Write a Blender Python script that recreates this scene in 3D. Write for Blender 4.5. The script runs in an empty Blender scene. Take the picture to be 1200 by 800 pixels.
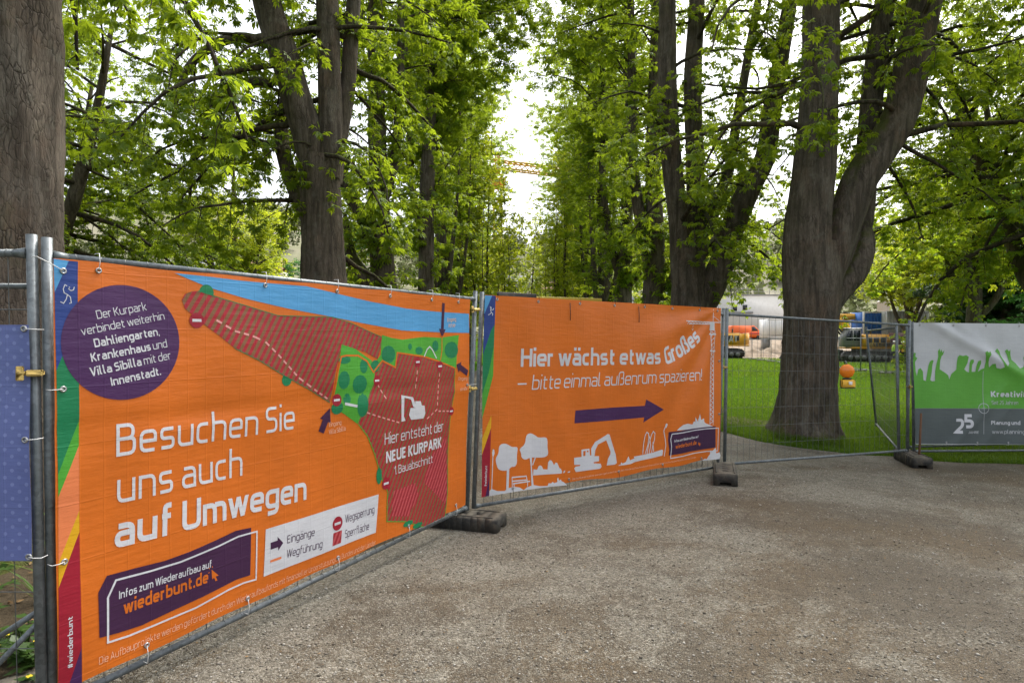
import bpy, bmesh, math, random
import numpy as np
from mathutils import Vector, Matrix

SC = bpy.context.scene
COL = SC.collection
R = math.radians
PI = math.pi
F, EYE, CX, CY = 720.0, 1.62, 600.0, 400.0

# ---------------------------------------------------------------- camera, sky, sun, exposure
cam_d = bpy.data.cameras.new('camera')
cam_d.sensor_width = 36.0
cam_d.lens = 36.0 * F / 1200.0
cam_d.clip_start = 0.05
cam_d.clip_end = 4000
cam = bpy.data.objects.new('camera', cam_d)
cam.location = (0, 0, EYE)
cam.rotation_euler = (R(90), 0, 0)
COL.objects.link(cam)
SC.camera = cam

SUN_EL, SUN_AZ = 58.0, 35.0          # azimuth measured from +Y towards +X
world = bpy.data.worlds.new('World')
SC.world = world
world.use_nodes = True
wn = world.node_tree
wn.nodes.clear()
sky = wn.nodes.new('ShaderNodeTexSky')
sky.sky_type = 'NISHITA'
sky.sun_disc = False
sky.sun_elevation = R(SUN_EL)
sky.sun_rotation = R(SUN_AZ)
sky.air_density = 1.0
sky.dust_density = 6.0
sky.ozone_density = 1.0
hs = wn.nodes.new('ShaderNodeHueSaturation')       # overcast: a pale, nearly colourless sky
hs.inputs['Saturation'].default_value = 0.35
bg = wn.nodes.new('ShaderNodeBackground')
bg.inputs['Strength'].default_value = 0.15
wo = wn.nodes.new('ShaderNodeOutputWorld')
wn.links.new(sky.outputs[0], hs.inputs['Color'])
wn.links.new(hs.outputs[0], bg.inputs[0])
wn.links.new(bg.outputs[0], wo.inputs[0])

sun_d = bpy.data.lights.new('sun', 'SUN')
sun_d.energy = 1.25
sun_d.angle = R(24)
sun_d.color = (1.0, 0.96, 0.9)
sun = bpy.data.objects.new('sun', sun_d)
_d = Vector((math.sin(R(SUN_AZ)) * math.cos(R(SUN_EL)), math.cos(R(SUN_AZ)) * math.cos(R(SUN_EL)), math.sin(R(SUN_EL))))
sun.rotation_euler = _d.to_track_quat('Z', 'Y').to_euler()
sun.location = (0, 0, 40)
COL.objects.link(sun)

SC.view_settings.view_transform = 'Standard'
SC.view_settings.look = 'None'
SC.view_settings.exposure = 1.45
SC.view_settings.gamma = 1.0
SC.view_settings.use_curve_mapping = False
SC.cycles.max_bounces = 8
SC.cycles.diffuse_bounces = 4
SC.cycles.glossy_bounces = 2
SC.cycles.transmission_bounces = 5
SC.cycles.transparent_max_bounces = 6
SC.cycles.sample_clamp_indirect = 6.0
SC.cycles.use_denoising = True

# ---------------------------------------------------------------- helpers
def clamp01(t):
    return np.clip(t, 0.0, 1.0)

def gz(x, y):
    """height of the ground"""
    return -0.15 * clamp01((np.asarray(x, float) - 3.0) / 2.5) + 2.0 * clamp01((np.asarray(y, float) - 78.0) / 10.0)

def gzf(x, y):
    return float(gz(x, y))

def W(px, py, Y):
    return Vector(((px - CX) / F * Y, Y, EYE + (CY - py) / F * Y))

def ground_px(px, py, z=0.0):
    Y = F * (EYE - z) / (py - CY)
    return ((px - CX) / F * Y, Y)

def tag(o, label=None, cat=None, group=None, kind=None):
    if label: o['label'] = label
    if cat: o['category'] = cat
    if group: o['group'] = group
    if kind: o['kind'] = kind
    return o

def empty(name, loc=(0, 0, 0), rz=0.0, label=None, cat=None, group=None):
    o = bpy.data.objects.new(name, None)
    o.empty_display_size = 0.2
    o.location = loc
    o.rotation_euler = (0, 0, rz)
    COL.objects.link(o)
    return tag(o, label, cat, group)

def link(name, me, parent=None):
    o = bpy.data.objects.new(name, me)
    COL.objects.link(o)
    if parent is not None:
        o.parent = parent
    return o

def local(parent, p):
    return p

def mesh_np(name, verts, faces, mats, parent=None, smooth=False, mat_idx=None, uv=None, attr=None):
    """verts (N,3); faces = list of arrays (M,k)"""
    me = bpy.data.meshes.new(name)
    verts = np.asarray(verts, np.float32)
    fs = [np.asarray(f, np.int32) for f in (faces if isinstance(faces, list) else [faces]) if len(f)]
    loops = np.concatenate([f.ravel() for f in fs])
    tot = np.concatenate([np.full(len(f), f.shape[1], np.int32) for f in fs])
    start = np.concatenate([[0], np.cumsum(tot)[:-1]]).astype(np.int32)
    me.vertices.add(len(verts))
    me.vertices.foreach_set('co', verts.ravel())
    me.loops.add(len(loops))
    me.loops.foreach_set('vertex_index', loops)
    me.polygons.add(len(tot))
    me.polygons.foreach_set('loop_start', start)
    me.polygons.foreach_set('loop_total', tot)
    if mat_idx is not None:
        me.polygons.foreach_set('material_index', np.asarray(mat_idx, np.int32))
    if smooth:
        me.polygons.foreach_set('use_smooth', np.ones(len(tot), bool))
    if uv is not None:
        l = me.uv_layers.new(name='UVMap')
        l.data.foreach_set('uv', np.asarray(uv, np.float32)[loops].ravel())
    if attr is not None:
        a = me.attributes.new('tint', 'FLOAT', 'POINT')
        a.data.foreach_set('value', np.asarray(attr, np.float32))
    for m in (mats if isinstance(mats, (list, tuple)) else [mats]):
        me.materials.append(m)
    me.update(calc_edges=True)
    return link(name, me, parent)

class MB:
    """collects shapes, then links them as one mesh object"""
    def __init__(s):
        s.v, s.q, s.n = [], {}, 0
    def add(s, verts, faces):
        verts = np.asarray(verts, float).reshape(-1, 3)
        for f in faces:
            f = [i + s.n for i in f]
            s.q.setdefault(len(f), []).append(f)
        s.v.append(verts)
        s.n += len(verts)
        return s
    def box(s, c, size, rz=0.0, bev=0.0, rot=None):
        sx, sy, sz = [d / 2 for d in size]
        b = min(bev, sx * .9, sy * .9, sz * .9)
        M = rot if rot is not None else Matrix.Rotation(rz, 3, 'Z')
        if b <= 0:
            vs = [(x, y, z) for x in (-sx, sx) for y in (-sy, sy) for z in (-sz, sz)]
            fs = [(0, 1, 3, 2), (4, 6, 7, 5), (0, 4, 5, 1), (2, 3, 7, 6), (0, 2, 6, 4), (1, 5, 7, 3)]
        else:
            vs, ix = [], {}
            for i, X in enumerate((-1, 1)):
                for j, Y in enumerate((-1, 1)):
                    for k, Z in enumerate((-1, 1)):
                        for a in range(3):
                            e = [sx - b, sy - b, sz - b]
                            e[a] = (sx, sy, sz)[a]
                            ix[(X, Y, Z, a)] = len(vs)
                            vs.append((X * e[0], Y * e[1], Z * e[2]))
            fs = []
            for a in range(3):
                for S in (-1, 1):
                    o = [d for d in range(3) if d != a]
                    ring = []
                    for (p, q_) in ((-1, -1), (1, -1), (1, 1), (-1, 1)):
                        t = [0, 0, 0]; t[a] = S; t[o[0]] = p; t[o[1]] = q_
                        ring.append(ix[(*t, a)])
                    fs.append(ring if (S > 0) ^ (a == 1) else ring[::-1])
            for a in range(3):
                o = [d for d in range(3) if d != a]
                for p in (-1, 1):
                    for q_ in (-1, 1):
                        t = [0, 0, 0]; t[o[0]] = p; t[o[1]] = q_
                        t1 = list(t); t1[a] = -1
                        t2 = list(t); t2[a] = 1
                        fs.append([ix[(*t1, o[0])], ix[(*t2, o[0])], ix[(*t2, o[1])], ix[(*t1, o[1])]])
            for X in (-1, 1):
                for Y in (-1, 1):
                    for Z in (-1, 1):
                        fs.append([ix[(X, Y, Z, 0)], ix[(X, Y, Z, 1)], ix[(X, Y, Z, 2)]])
        c = Vector(c)
        return s.add([tuple(M @ Vector(v) + c) for v in vs], fs)
    def tube(s, pts, r, k=8, caps=True, closed=False):
        P = np.asarray([tuple(p) for p in pts], float)
        n = len(P)
        rr = np.full(n, r, float) if np.isscalar(r) else np.asarray(r, float)
        if closed:
            T = np.roll(P, -1, 0) - np.roll(P, 1, 0)
        else:
            T = np.gradient(P, axis=0)
        T /= np.maximum(np.linalg.norm(T, axis=1, keepdims=True), 1e-9)
        ref = np.array([0, 0, 1.0]) if abs(T[0][2]) < .9 else np.array([1.0, 0, 0])
        U = np.zeros_like(P)
        u = ref - T[0] * (ref @ T[0])
        for i in range(n):
            u = u - T[i] * (u @ T[i]); u /= max(np.linalg.norm(u), 1e-9)
            U[i] = u
        V = np.cross(T, U)
        a = np.arange(k) / k * 2 * PI
        ring = P[:, None] + rr[:, None, None] * (np.cos(a)[None, :, None] * U[:, None] + np.sin(a)[None, :, None] * V[:, None])
        fs = []
        for i in range(n if closed else n - 1):
            j = (i + 1) % n
            for m in range(k):
                m2 = (m + 1) % k
                fs.append((i * k + m, i * k + m2, j * k + m2, j * k + m))
        if caps and not closed:
            fs.append(tuple(range(k))[::-1]); fs.append(tuple((n - 1) * k + m for m in range(k)))
        return s.add(ring.reshape(-1, 3), fs)
    def prism(s, poly, axis_pt, eu, ev, en, t0, t1):
        """extrude a polygon given in the (eu, ev) plane along en from t0 to t1"""
        O, eu, ev, en = Vector(axis_pt), Vector(eu), Vector(ev), Vector(en)
        n = len(poly)
        A = sum(poly[i][0] * poly[(i + 1) % n][1] - poly[(i + 1) % n][0] * poly[i][1] for i in range(n))
        if A * (eu.cross(ev).dot(en)) * (t1 - t0) < 0: poly = poly[::-1]
        vs = [tuple(O + eu * a + ev * b + en * t0) for a, b in poly] + [tuple(O + eu * a + ev * b + en * t1) for a, b in poly]
        fs = [tuple(range(n))[::-1], tuple(range(n, 2 * n))]
        fs += [(i, (i + 1) % n, n + (i + 1) % n, n + i) for i in range(n)]
        return s.add(vs, fs)
    def build(s, name, mat, parent=None, smooth=False, bevel=0.0):
        V = np.concatenate(s.v)
        o = mesh_np(name, V, [np.array(f) for f in s.q.values()], mat, parent, smooth)
        if any(k > 4 for k in s.q):
            bm = bmesh.new(); bm.from_mesh(o.data)
            bmesh.ops.triangulate(bm, faces=[f for f in bm.faces if len(f.verts) > 4])
            bm.to_mesh(o.data); bm.free()
        return o

# ---------------------------------------------------------------- materials
def new_mat(name):
    m = bpy.data.materials.new(name)
    m.use_nodes = True
    m.node_tree.nodes.clear()
    return m, m.node_tree

class NT:
    def __init__(s, name):
        s.m, s.t = new_mat(name)
        s.out = s.t.nodes.new('ShaderNodeOutputMaterial')
    def n(s, typ, **kw):
        nd = s.t.nodes.new('ShaderNode' + typ)
        ins = kw.pop('ins', {})
        for k, v in kw.items(): setattr(nd, k, v)
        for k, v in ins.items():
            sock = nd.inputs[k]
            if hasattr(v, 'is_linked') or isinstance(v, bpy.types.NodeSocket): s.t.links.new(v, sock)
            else: sock.default_value = v
        return nd
    def l(s, a, b): s.t.links.new(a, b)
    def noise(s, vec, scale, detail=4, rough=.55, dist=0.0):
        nd = s.n('TexNoise', ins={'Scale': scale, 'Detail': detail, 'Roughness': rough, 'Distortion': dist})
        if vec is not None: s.l(vec, nd.inputs['Vector'])
        return nd.outputs['Fac']
    def ramp(s, fac, stops):
        nd = s.n('ValToRGB')
        cr = nd.color_ramp
        while len(cr.elements) < len(stops): cr.elements.new(.5)
        for e, (p, c) in zip(cr.elements, stops):
            e.position = p
            e.color = (*c, 1) if len(c) == 3 else c
        s.l(fac, nd.inputs[0])
        return nd.outputs[0]
    def mix(s, fac, a, b, blend='MIX'):
        nd = s.n('Mix', data_type='RGBA', blend_type=blend)
        for sock, v in ((nd.inputs[0], fac), (nd.inputs[6], a), (nd.inputs[7], b)):
            if isinstance(v, bpy.types.NodeSocket): s.l(v, sock)
            else: sock.default_value = v if not isinstance(v, tuple) or len(v) == 4 else (*v, 1)
        return nd.outputs[2]
    def math(s, op, a, b=0.0, c=0.0):
        nd = s.n('Math', operation=op)
        for sock, v in zip(nd.inputs, (a, b, c)):
            if isinstance(v, bpy.types.NodeSocket): s.l(v, sock)
            else: sock.default_value = v
        return nd.outputs[0]
    def mapping(s, vec, scale=(1, 1, 1), rot=(0, 0, 0), loc=(0, 0, 0)):
        nd = s.n('Mapping', ins={'Scale': scale, 'Rotation': rot, 'Location': loc})
        s.l(vec, nd.inputs['Vector'])
        return nd.outputs[0]
    def obj(s): return s.n('TexCoord').outputs['Object']
    def geo(s): return s.n('NewGeometry').outputs['Position']
    def uv(s): return s.n('TexCoord').outputs['UV']
    def bump(s, h, strength=.5, dist=.01, normal=None):
        nd = s.n('Bump', ins={'Strength': strength, 'Distance': dist})
        s.l(h, nd.inputs['Height'])
        if normal is not None: s.l(normal, nd.inputs['Normal'])
        return nd.outputs[0]
    def principled(s, color, rough=.6, metal=0.0, normal=None, spec=.5, **ex):
        nd = s.n('BsdfPrincipled')
        for k, v in (('Base Color', color), ('Roughness', rough), ('Metallic', metal), ('Specular IOR Level', spec)):
            if isinstance(v, bpy.types.NodeSocket): s.l(v, nd.inputs[k])
            else: nd.inputs[k].default_value = (*v, 1) if isinstance(v, tuple) and len(v) == 3 else v
        for k, v in ex.items():
            nd.inputs[k].default_value = v
        if normal is not None: s.l(normal, nd.inputs['Normal'])
        s.l(nd.outputs[0], s.out.inputs[0])
        return s.m

def weathered(name, col, rough=.5, metal=0.0, var=.25, scale=6.0, dirt=(.06, .05, .04), dirt_amt=.3, bump=.1):
    t = NT(name)
    p = t.geo()
    n1 = t.noise(p, scale, 6, .6)
    n2 = t.noise(p, scale * 7, 4, .6)
    c = t.mix(t.math('MULTIPLY', n1, var), col, tuple(x * .5 for x in col))
    f = t.ramp(n2, [(.5, (0, 0, 0)), (.75, (1, 1, 1))])
    c = t.mix(t.math('MULTIPLY', f, dirt_amt), c, dirt)
    return t.principled(c, rough, metal, t.bump(n2, bump, .004))

MAT = {}
MAT['galv'] = None
def make_galv():
    t = NT('galvanised_steel')
    p = t.geo()
    v = t.n('TexVoronoi', ins={'Scale': 60.0}); t.l(p, v.inputs['Vector'])
    n = t.noise(p, 9, 6, .65)
    c = t.ramp(n, [(.25, (.085, .10, .105)), (.5, (.145, .165, .172)), (.75, (.21, .232, .24))])
    bw = t.n('RGBToBW'); t.l(v.outputs['Color'], bw.inputs[0])
    c = t.mix(.25, c, bw.outputs[0], 'OVERLAY')
    f = t.ramp(t.noise(p, 30, 3, .6), [(.6, (0, 0, 0)), (.75, (1, 1, 1))])
    c = t.mix(t.math('MULTIPLY', f, .35), c, (.12, .10, .08))
    rr = t.ramp(n, [(.2, (.35, .35, .35)), (.8, (.6, .6, .6))])
    return t.principled(c, rr, .35, t.bump(n, .15, .003))
MAT['galv'] = make_galv()
def flat(name, c, rough=.6, metal=0.0, spec=.4):
    return weathered(name, c, rough, metal, .18, 5.0, tuple(x * .4 for x in c), .2, .05)
MAT['wire'] = flat('wire_steel', (.14, .15, .15), .5, .5)
MAT['brass'] = weathered('yellow_zinc', (.42, .30, .09), .42, .7, .4, 30)
MAT['tie'] = flat('white_cord', (.7, .7, .68), .6)
MAT['darktie'] = flat('black_cord', (.02, .02, .022), .6)
MAT['grommet'] = flat('grommet_metal', (.45, .45, .45), .35, .8)

def make_bark(name, a, b, moss=.35, scale=1.0):
    t = NT(name)
    p = t.geo()
    st = t.mapping(p, (1, 1, .32))
    v = t.n('TexVoronoi', feature='DISTANCE_TO_EDGE', ins={'Scale': 28.0 * scale, 'Randomness': 1.0})
    w = t.n('VectorMath', operation='ADD')
    ns = t.n('TexNoise', ins={'Scale': 6.0 * scale, 'Detail': 4.0}); t.l(p, ns.inputs['Vector'])
    sc = t.n('VectorMath', operation='SCALE', ins={'Scale': .075 / scale}); t.l(ns.outputs['Color'], sc.inputs[0])
    t.l(st, w.inputs[0]); t.l(sc.outputs[0], w.inputs[1]); t.l(w.outputs[0], v.inputs['Vector'])
    gate = t.ramp(t.noise(p, 4.0 * scale, 4, .7), [(.48, (1, 1, 1)), (.68, (0, 0, 0))])
    crack = t.ramp(v.outputs['Distance'], [(0, (.15, .15, .15)), (.07, (.7, .7, .7)), (.22, (1, 1, 1))])
    crack = t.mix(t.math('MULTIPLY', gate, .75), crack, (1, 1, 1))
    n1 = t.noise(t.mapping(p, (1, 1, .5)), 2.2 * scale, 6, .62)
    n2 = t.noise(t.mapping(p, (1, 1, .25)), 34 * scale, 5, .7)
    c = t.ramp(n1, [(.3, a), (.7, b)])
    c = t.mix(t.ramp(t.noise(p, 1.6, 4, .6), [(.5, (0, 0, 0)), (.68, (.65, .65, .65))]), c, (.17, .105, .065))
    c = t.mix(t.ramp(t.noise(p, 2.1, 5, .65, .4), [(.54, (0, 0, 0)), (.70, (.55, .55, .55))]), c, (.085, .088, .038))
    n3 = t.noise(t.mapping(p, (1, 1, .09)), 11 * scale, 5, .68, .5)
    c = t.mix(t.ramp(n3, [(.40, (.85, .85, .85)), (.56, (0, 0, 0))]), c, tuple(x * .42 for x in a))
    c = t.mix(t.ramp(t.noise(t.mapping(p, (1, 1, .2)), 5 * scale, 4, .6), [(.55, (0, 0, 0)), (.7, (.5, .5, .5))]), c, (.21, .19, .155))
    c = t.mix(t.ramp(n2, [(.35, (0, 0, 0)), (.7, (.6, .6, .6))]), c, tuple(x * .45 for x in a))
    c = t.mix(crack, tuple(x * .4 for x in a), c)
    # lichen and moss grow in patches, moss mostly on faces turned to the sky
    li = t.ramp(t.noise(p, 5.5 * scale, 5, .6), [(.58, (0, 0, 0)), (.68, (.5, .5, .5))])
    c = t.mix(t.math('MULTIPLY', li, .5), c, (.20, .20, .16))
    g = t.n('NewGeometry')
    sx = t.n('SeparateXYZ'); t.l(g.outputs['Normal'], sx.inputs[0])
    up = t.ramp(t.math('ADD', sx.outputs['Z'], t.math('MULTIPLY', t.noise(p, 7, 4, .6), .7)), [(.62, (0, 0, 0)), (.85, (1, 1, 1))])
    c = t.mix(t.math('MULTIPLY', up, moss), c, (.075, .09, .015))
    h = t.math('ADD', t.math('ADD', t.math('MULTIPLY', crack, .8), t.math('MULTIPLY', n2, .6)), t.math('MULTIPLY', n3, 1.1))
    return t.principled(c, .9, 0, t.bump(h, .9, .025 / scale), .2)
MAT['bark'] = make_bark('chestnut_bark', (.115, .093, .070), (.205, .170, .132), .8)
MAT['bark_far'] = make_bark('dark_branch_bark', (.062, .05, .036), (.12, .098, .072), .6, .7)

def make_leaf(name, dark, light, trans, tfac=.5):
    t = NT(name)
    at = t.n('Attribute', attribute_name='tint')
    f = at.outputs['Fac']
    c = t.mix(f, dark, light)
    tc = t.mix(f, tuple(x * .75 for x in trans), trans)
    pr = t.n('BsdfPrincipled', ins={'Roughness': .45})
    pr.inputs['Specular IOR Level'].default_value = .35
    t.l(c, pr.inputs['Base Color'])
    tr = t.n('BsdfTranslucent'); t.l(tc, tr.inputs['Color'])
    mx = t.n('MixShader', ins={0: tfac})
    t.l(pr.outputs[0], mx.inputs[1]); t.l(tr.outputs[0], mx.inputs[2])
    t.l(mx.outputs[0], t.out.inputs[0])
    return t.m
MAT['leaf'] = make_leaf('chestnut_leaf', (.062, .125, .010), (.145, .235, .018), (.42, .54, .022), .54)
MAT['leaf_y'] = make_leaf('young_leaf', (.12, .18, .013), (.22, .30, .022), (.58, .64, .03), .54)
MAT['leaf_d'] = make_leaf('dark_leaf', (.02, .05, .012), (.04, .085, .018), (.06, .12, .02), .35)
MAT['leaf_b'] = make_leaf('fresh_leaf', (.05, .15, .02), (.09, .22, .035), (.12, .36, .05), .45)
MAT['grass'] = make_leaf('grass_blade', (.045, .105, .006), (.10, .185, .014), (.19, .30, .015), .42)
MAT['weed'] = make_leaf('weed_leaf', (.03, .075, .012), (.06, .12, .02), (.08, .16, .02), .4)
# ---------------------------------------------------------------- ground
def mat_gravel():
    t = NT('wet_gravel')
    p = t.geo()
    big = t.noise(t.mapping(p, (1, 1, 1)), .55, 6, .62, .6)
    mid = t.noise(p, 2.3, 6, .66, .8)
    # wheel tracks: long arcs swept round a far point
    sep = t.n('SeparateXYZ'); t.l(p, sep.inputs[0])
    dx = t.math('SUBTRACT', sep.outputs['X'], 1.0); dy = t.math('SUBTRACT', sep.outputs['Y'], -22.0)
    rad = t.math('SQRT', t.math('ADD', t.math('MULTIPLY', dx, dx), t.math('MULTIPLY', dy, dy)))
    ang = t.math('ARCTAN2', dx, dy)
    cmb = t.n('CombineXYZ'); t.l(rad, cmb.inputs[0]); t.l(t.math('MULTIPLY', ang, 5.0), cmb.inputs[1])
    tr = t.noise(cmb.outputs[0], 1.9, 5, .6, .2)
    tr2 = t.noise(t.mapping(cmb.outputs[0], (1, .35, 1)), 9.0, 4, .6, .1)
    damp = t.math('ADD', t.math('MULTIPLY', big, .58), t.math('ADD', t.math('MULTIPLY', mid, .36), t.math('MULTIPLY', tr, .26)))
    # the loose grey stone lies thick along the fence, the trodden middle is damp and brown
    fence = t.math('ABSOLUTE', t.math('ADD', t.math('SUBTRACT', sep.outputs['Y'], 5.3), t.math('MULTIPLY', sep.outputs['X'], -.9)))
    near = t.n('MapRange', ins={'From Min': 0.0, 'From Max': 3.2, 'To Min': -.10, 'To Max': .03}); t.l(fence, near.inputs[0])
    damp = t.math('ADD', damp, near.outputs[0])
    damp = t.math('ADD', damp, t.math('MULTIPLY', t.math('SUBTRACT', tr2, .5), .10))
    v = t.n('TexVoronoi', ins={'Scale': 105.0}); t.l(p, v.inputs['Vector'])
    v2 = t.n('TexVoronoi', ins={'Scale': 210.0}); t.l(p, v2.inputs['Vector'])
    sepc = t.n('SeparateColor'); t.l(v.outputs['Color'], sepc.inputs[0])
    stone = t.ramp(sepc.outputs[0], [(0, (.05, .044, .034)), (.22, (.15, .136, .11)), (.6, (.25, .233, .196)), (1, (.46, .44, .385))])
    sepc2 = t.n('SeparateColor'); t.l(v2.outputs['Color'], sepc2.inputs[0])
    fine = t.ramp(sepc2.outputs[0], [(0, (.045, .039, .03)), (.5, (.20, .183, .152)), (1, (.46, .435, .38))])
    st = t.mix(.35, stone, fine)
    brown = t.ramp(sepc2.outputs[1], [(0, (.035, .024, .013)), (.5, (.086, .068, .045)), (1, (.165, .134, .095))])
    hue = t.noise(p, .9, 3, .5)
    brown = t.mix(t.ramp(hue, [(.42, (0, 0, 0)), (.62, (1, 1, 1))]), brown, t.ramp(sepc2.outputs[1], [(0, (.04, .025, .011)), (.5, (.105, .074, .038)), (1, (.185, .135, .08))]))
    # every stone is either bare and grey or sunk in brown mud: a speckled border between the two
    jit = t.math('ADD', t.math('MULTIPLY', t.math('SUBTRACT', sepc.outputs[1], .5), .13), t.math('MULTIPLY', t.math('SUBTRACT', sepc2.outputs[2], .5), .09))
    mr = t.n('MapRange', ins={'From Min': .530, 'From Max': .605, 'To Min': 0.05, 'To Max': .93}); t.l(t.math('ADD', damp, jit), mr.inputs[0])
    dm = mr.outputs[0]
    c = t.mix(dm, st, brown)
    big2 = t.ramp(t.noise(p, 14, 5, .7), [(.3, (.55, .545, .512)), (.7, (.87, .855, .80))])
    c = t.mix(1.0, c, big2, 'MULTIPLY')
    h = t.math('ADD', t.math('MULTIPLY', v.outputs['Distance'], -1.0), t.math('MULTIPLY', v2.outputs['Distance'], -.6))
    nb = t.bump(h, .75, .010)
    nb = t.bump(t.math('ADD', t.math('MULTIPLY', tr, .6), t.math('MULTIPLY', mid, .5)), .6, .06, nb)
    ro = t.ramp(dm, [(0, (.95, .95, .95)), (1, (.7, .7, .7))])
    return t.principled(c, ro, 0, nb, .3)

def mat_lawn():
    t = NT('lawn')
    p = t.geo()
    n1 = t.noise(p, .35, 4, .6); n2 = t.noise(p, 3.5, 5, .65); n3 = t.noise(p, 70, 3, .7)
    c = t.ramp(n2, [(.3, (.035, .085, .005)), (.55, (.058, .125, .008)), (.8, (.09, .15, .013))])
    c = t.mix(t.ramp(n3, [(.3, (0, 0, 0)), (.7, (.7, .7, .7))]), c, (.025, .055, .008))
    bare = t.ramp(t.math('ADD', t.math('MULTIPLY', n1, .6), t.math('MULTIPLY', n2, .4)), [(.56, (0, 0, 0)), (.66, (1, 1, 1))])
    c = t.mix(t.math('MULTIPLY', bare, .35), c, (.12, .10, .06))
    return t.principled(c, .9, 0, t.bump(n3, .8, .03), 0.0)

def mat_dirt(name, a, b, sc=1.0):
    t = NT(name)
    p = t.geo()
    n1 = t.noise(p, .5 * sc, 6, .65, .5); n2 = t.noise(p, 14 * sc, 5, .7)
    c = t.ramp(n1, [(.3, a), (.7, b)])
    c = t.mix(t.ramp(n2, [(.35, (0, 0, 0)), (.75, (.7, .7, .7))]), c, tuple(x * .5 for x in a))
    return t.principled(c, .95, 0, t.bump(n2, .7, .04), .15)

MAT['gravel'] = mat_gravel()
MAT['lawn'] = mat_lawn()
MAT['dirt'] = mat_dirt('building_site_earth', (.21, .155, .105), (.36, .30, .23))
MAT['dirt_dark'] = mat_dirt('worn_soil', (.10, .078, .05), (.19, .155, .105), 2.5)
MAT['litter_soil'] = mat_dirt('woodland_soil', (.045, .033, .02), (.11, .085, .05), 3.0)

XB, YB = (3.0, 5.5), (78.0, 88.0)
def ground_sheet(name, poly, mat, lift, step=None):
    bm = bmesh.new()
    f = bm.faces.new([bm.verts.new((x, y, 0)) for x, y in poly])
    bm.normal_update()
    if f.normal.z < 0: f.normal_flip()
    for x in XB: bmesh.ops.bisect_plane(bm, geom=bm.verts[:] + bm.edges[:] + bm.faces[:], plane_co=(x, 0, 0), plane_no=(1, 0, 0))
    for y in YB: bmesh.ops.bisect_plane(bm, geom=bm.verts[:] + bm.edges[:] + bm.faces[:], plane_co=(0, y, 0), plane_no=(0, 1, 0))
    bmesh.ops.triangulate(bm, faces=bm.faces[:])
    for v in bm.verts: v.co.z = gzf(v.co.x, v.co.y) + lift
    me = bpy.data.meshes.new(name); bm.to_mesh(me); bm.free()
    me.materials.append(mat)
    return tag(link(name, me), kind='structure')

ground_sheet('ground', [(-900, -60), (900, -60), (900, 1500), (-900, 1500)], MAT['lawn'], 0.0)

_rg = random.Random(4)
def rough_edge(pts, step=.35, amp=.07):
    out = []
    for (a, b) in zip(pts[:-1], pts[1:]):
        L = math.dist(a, b); n = max(1, int(L / step))
        for i in range(n):
            t_ = i / n
            s_ = amp * min(1, L) * (1 if i else .3)
            out.append((a[0] + (b[0] - a[0]) * t_ + _rg.uniform(-s_, s_), a[1] + (b[1] - a[1]) * t_ + _rg.uniform(-s_, s_)))
    out.append(pts[-1])
    return out
EDGE = rough_edge([(3.6, 20.0), (3.75, 14.0), (3.85, 11.8), (4.15, 10.4), (4.65, 9.9), (5.25, 9.6), (5.9, 9.45), (6.1, 9.15), (6.6, 8.95), (7.4, 8.85), (9.5, 8.8), (13, 8.8), (20, 9.2)])
left_edge = rough_edge([(-3.4, -5), (-3.3, 1.5), (-2.4, 2.55), (-2.1, 3.0), (-.75, 5.45), (-1.2, 7.0), (-1.7, 9.0), (-1.9, 14.0), (-2.0, 20.0)])
ground_sheet('gravel_path', left_edge + [(-2.0, 58), (3.5, 58)] + EDGE + [(20, -5)], MAT['gravel'], .004)
ground_sheet('earth_site', rough_edge([(19.0, 73.0), (22.5, 66.0), (27, 56.5), (32, 52.0), (45, 50), (70, 49)], 1.5, .6) + [(140, 49), (140, 140), (8, 140), (8, 86)], MAT['dirt'], .006)
ground_sheet('woodland_floor', [(-3.4, -5)] + left_edge[1:] + [(-2.6, 24), (-10, 24), (-14, 6), (-14, -5)], MAT['litter_soil'], .002)

ground_sheet('earth_patch', rough_edge([(4.15, 13.2), (4.6, 12.6), (5.3, 12.5), (5.75, 12.9), (5.7, 13.7), (5.2, 14.3), (4.6, 14.2), (4.2, 13.8), (4.15, 13.2)], .25, .10)[:-1], MAT['dirt_dark'], .004)

ground_sheet('trunk_soil', rough_edge([(5.3 + .82 * math.cos(a), 11.05 + .66 * math.sin(a)) for a in (i / 14 * 2 * PI for i in range(15))], .2, .25)[:-1], MAT['dirt_dark'], .005)

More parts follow.
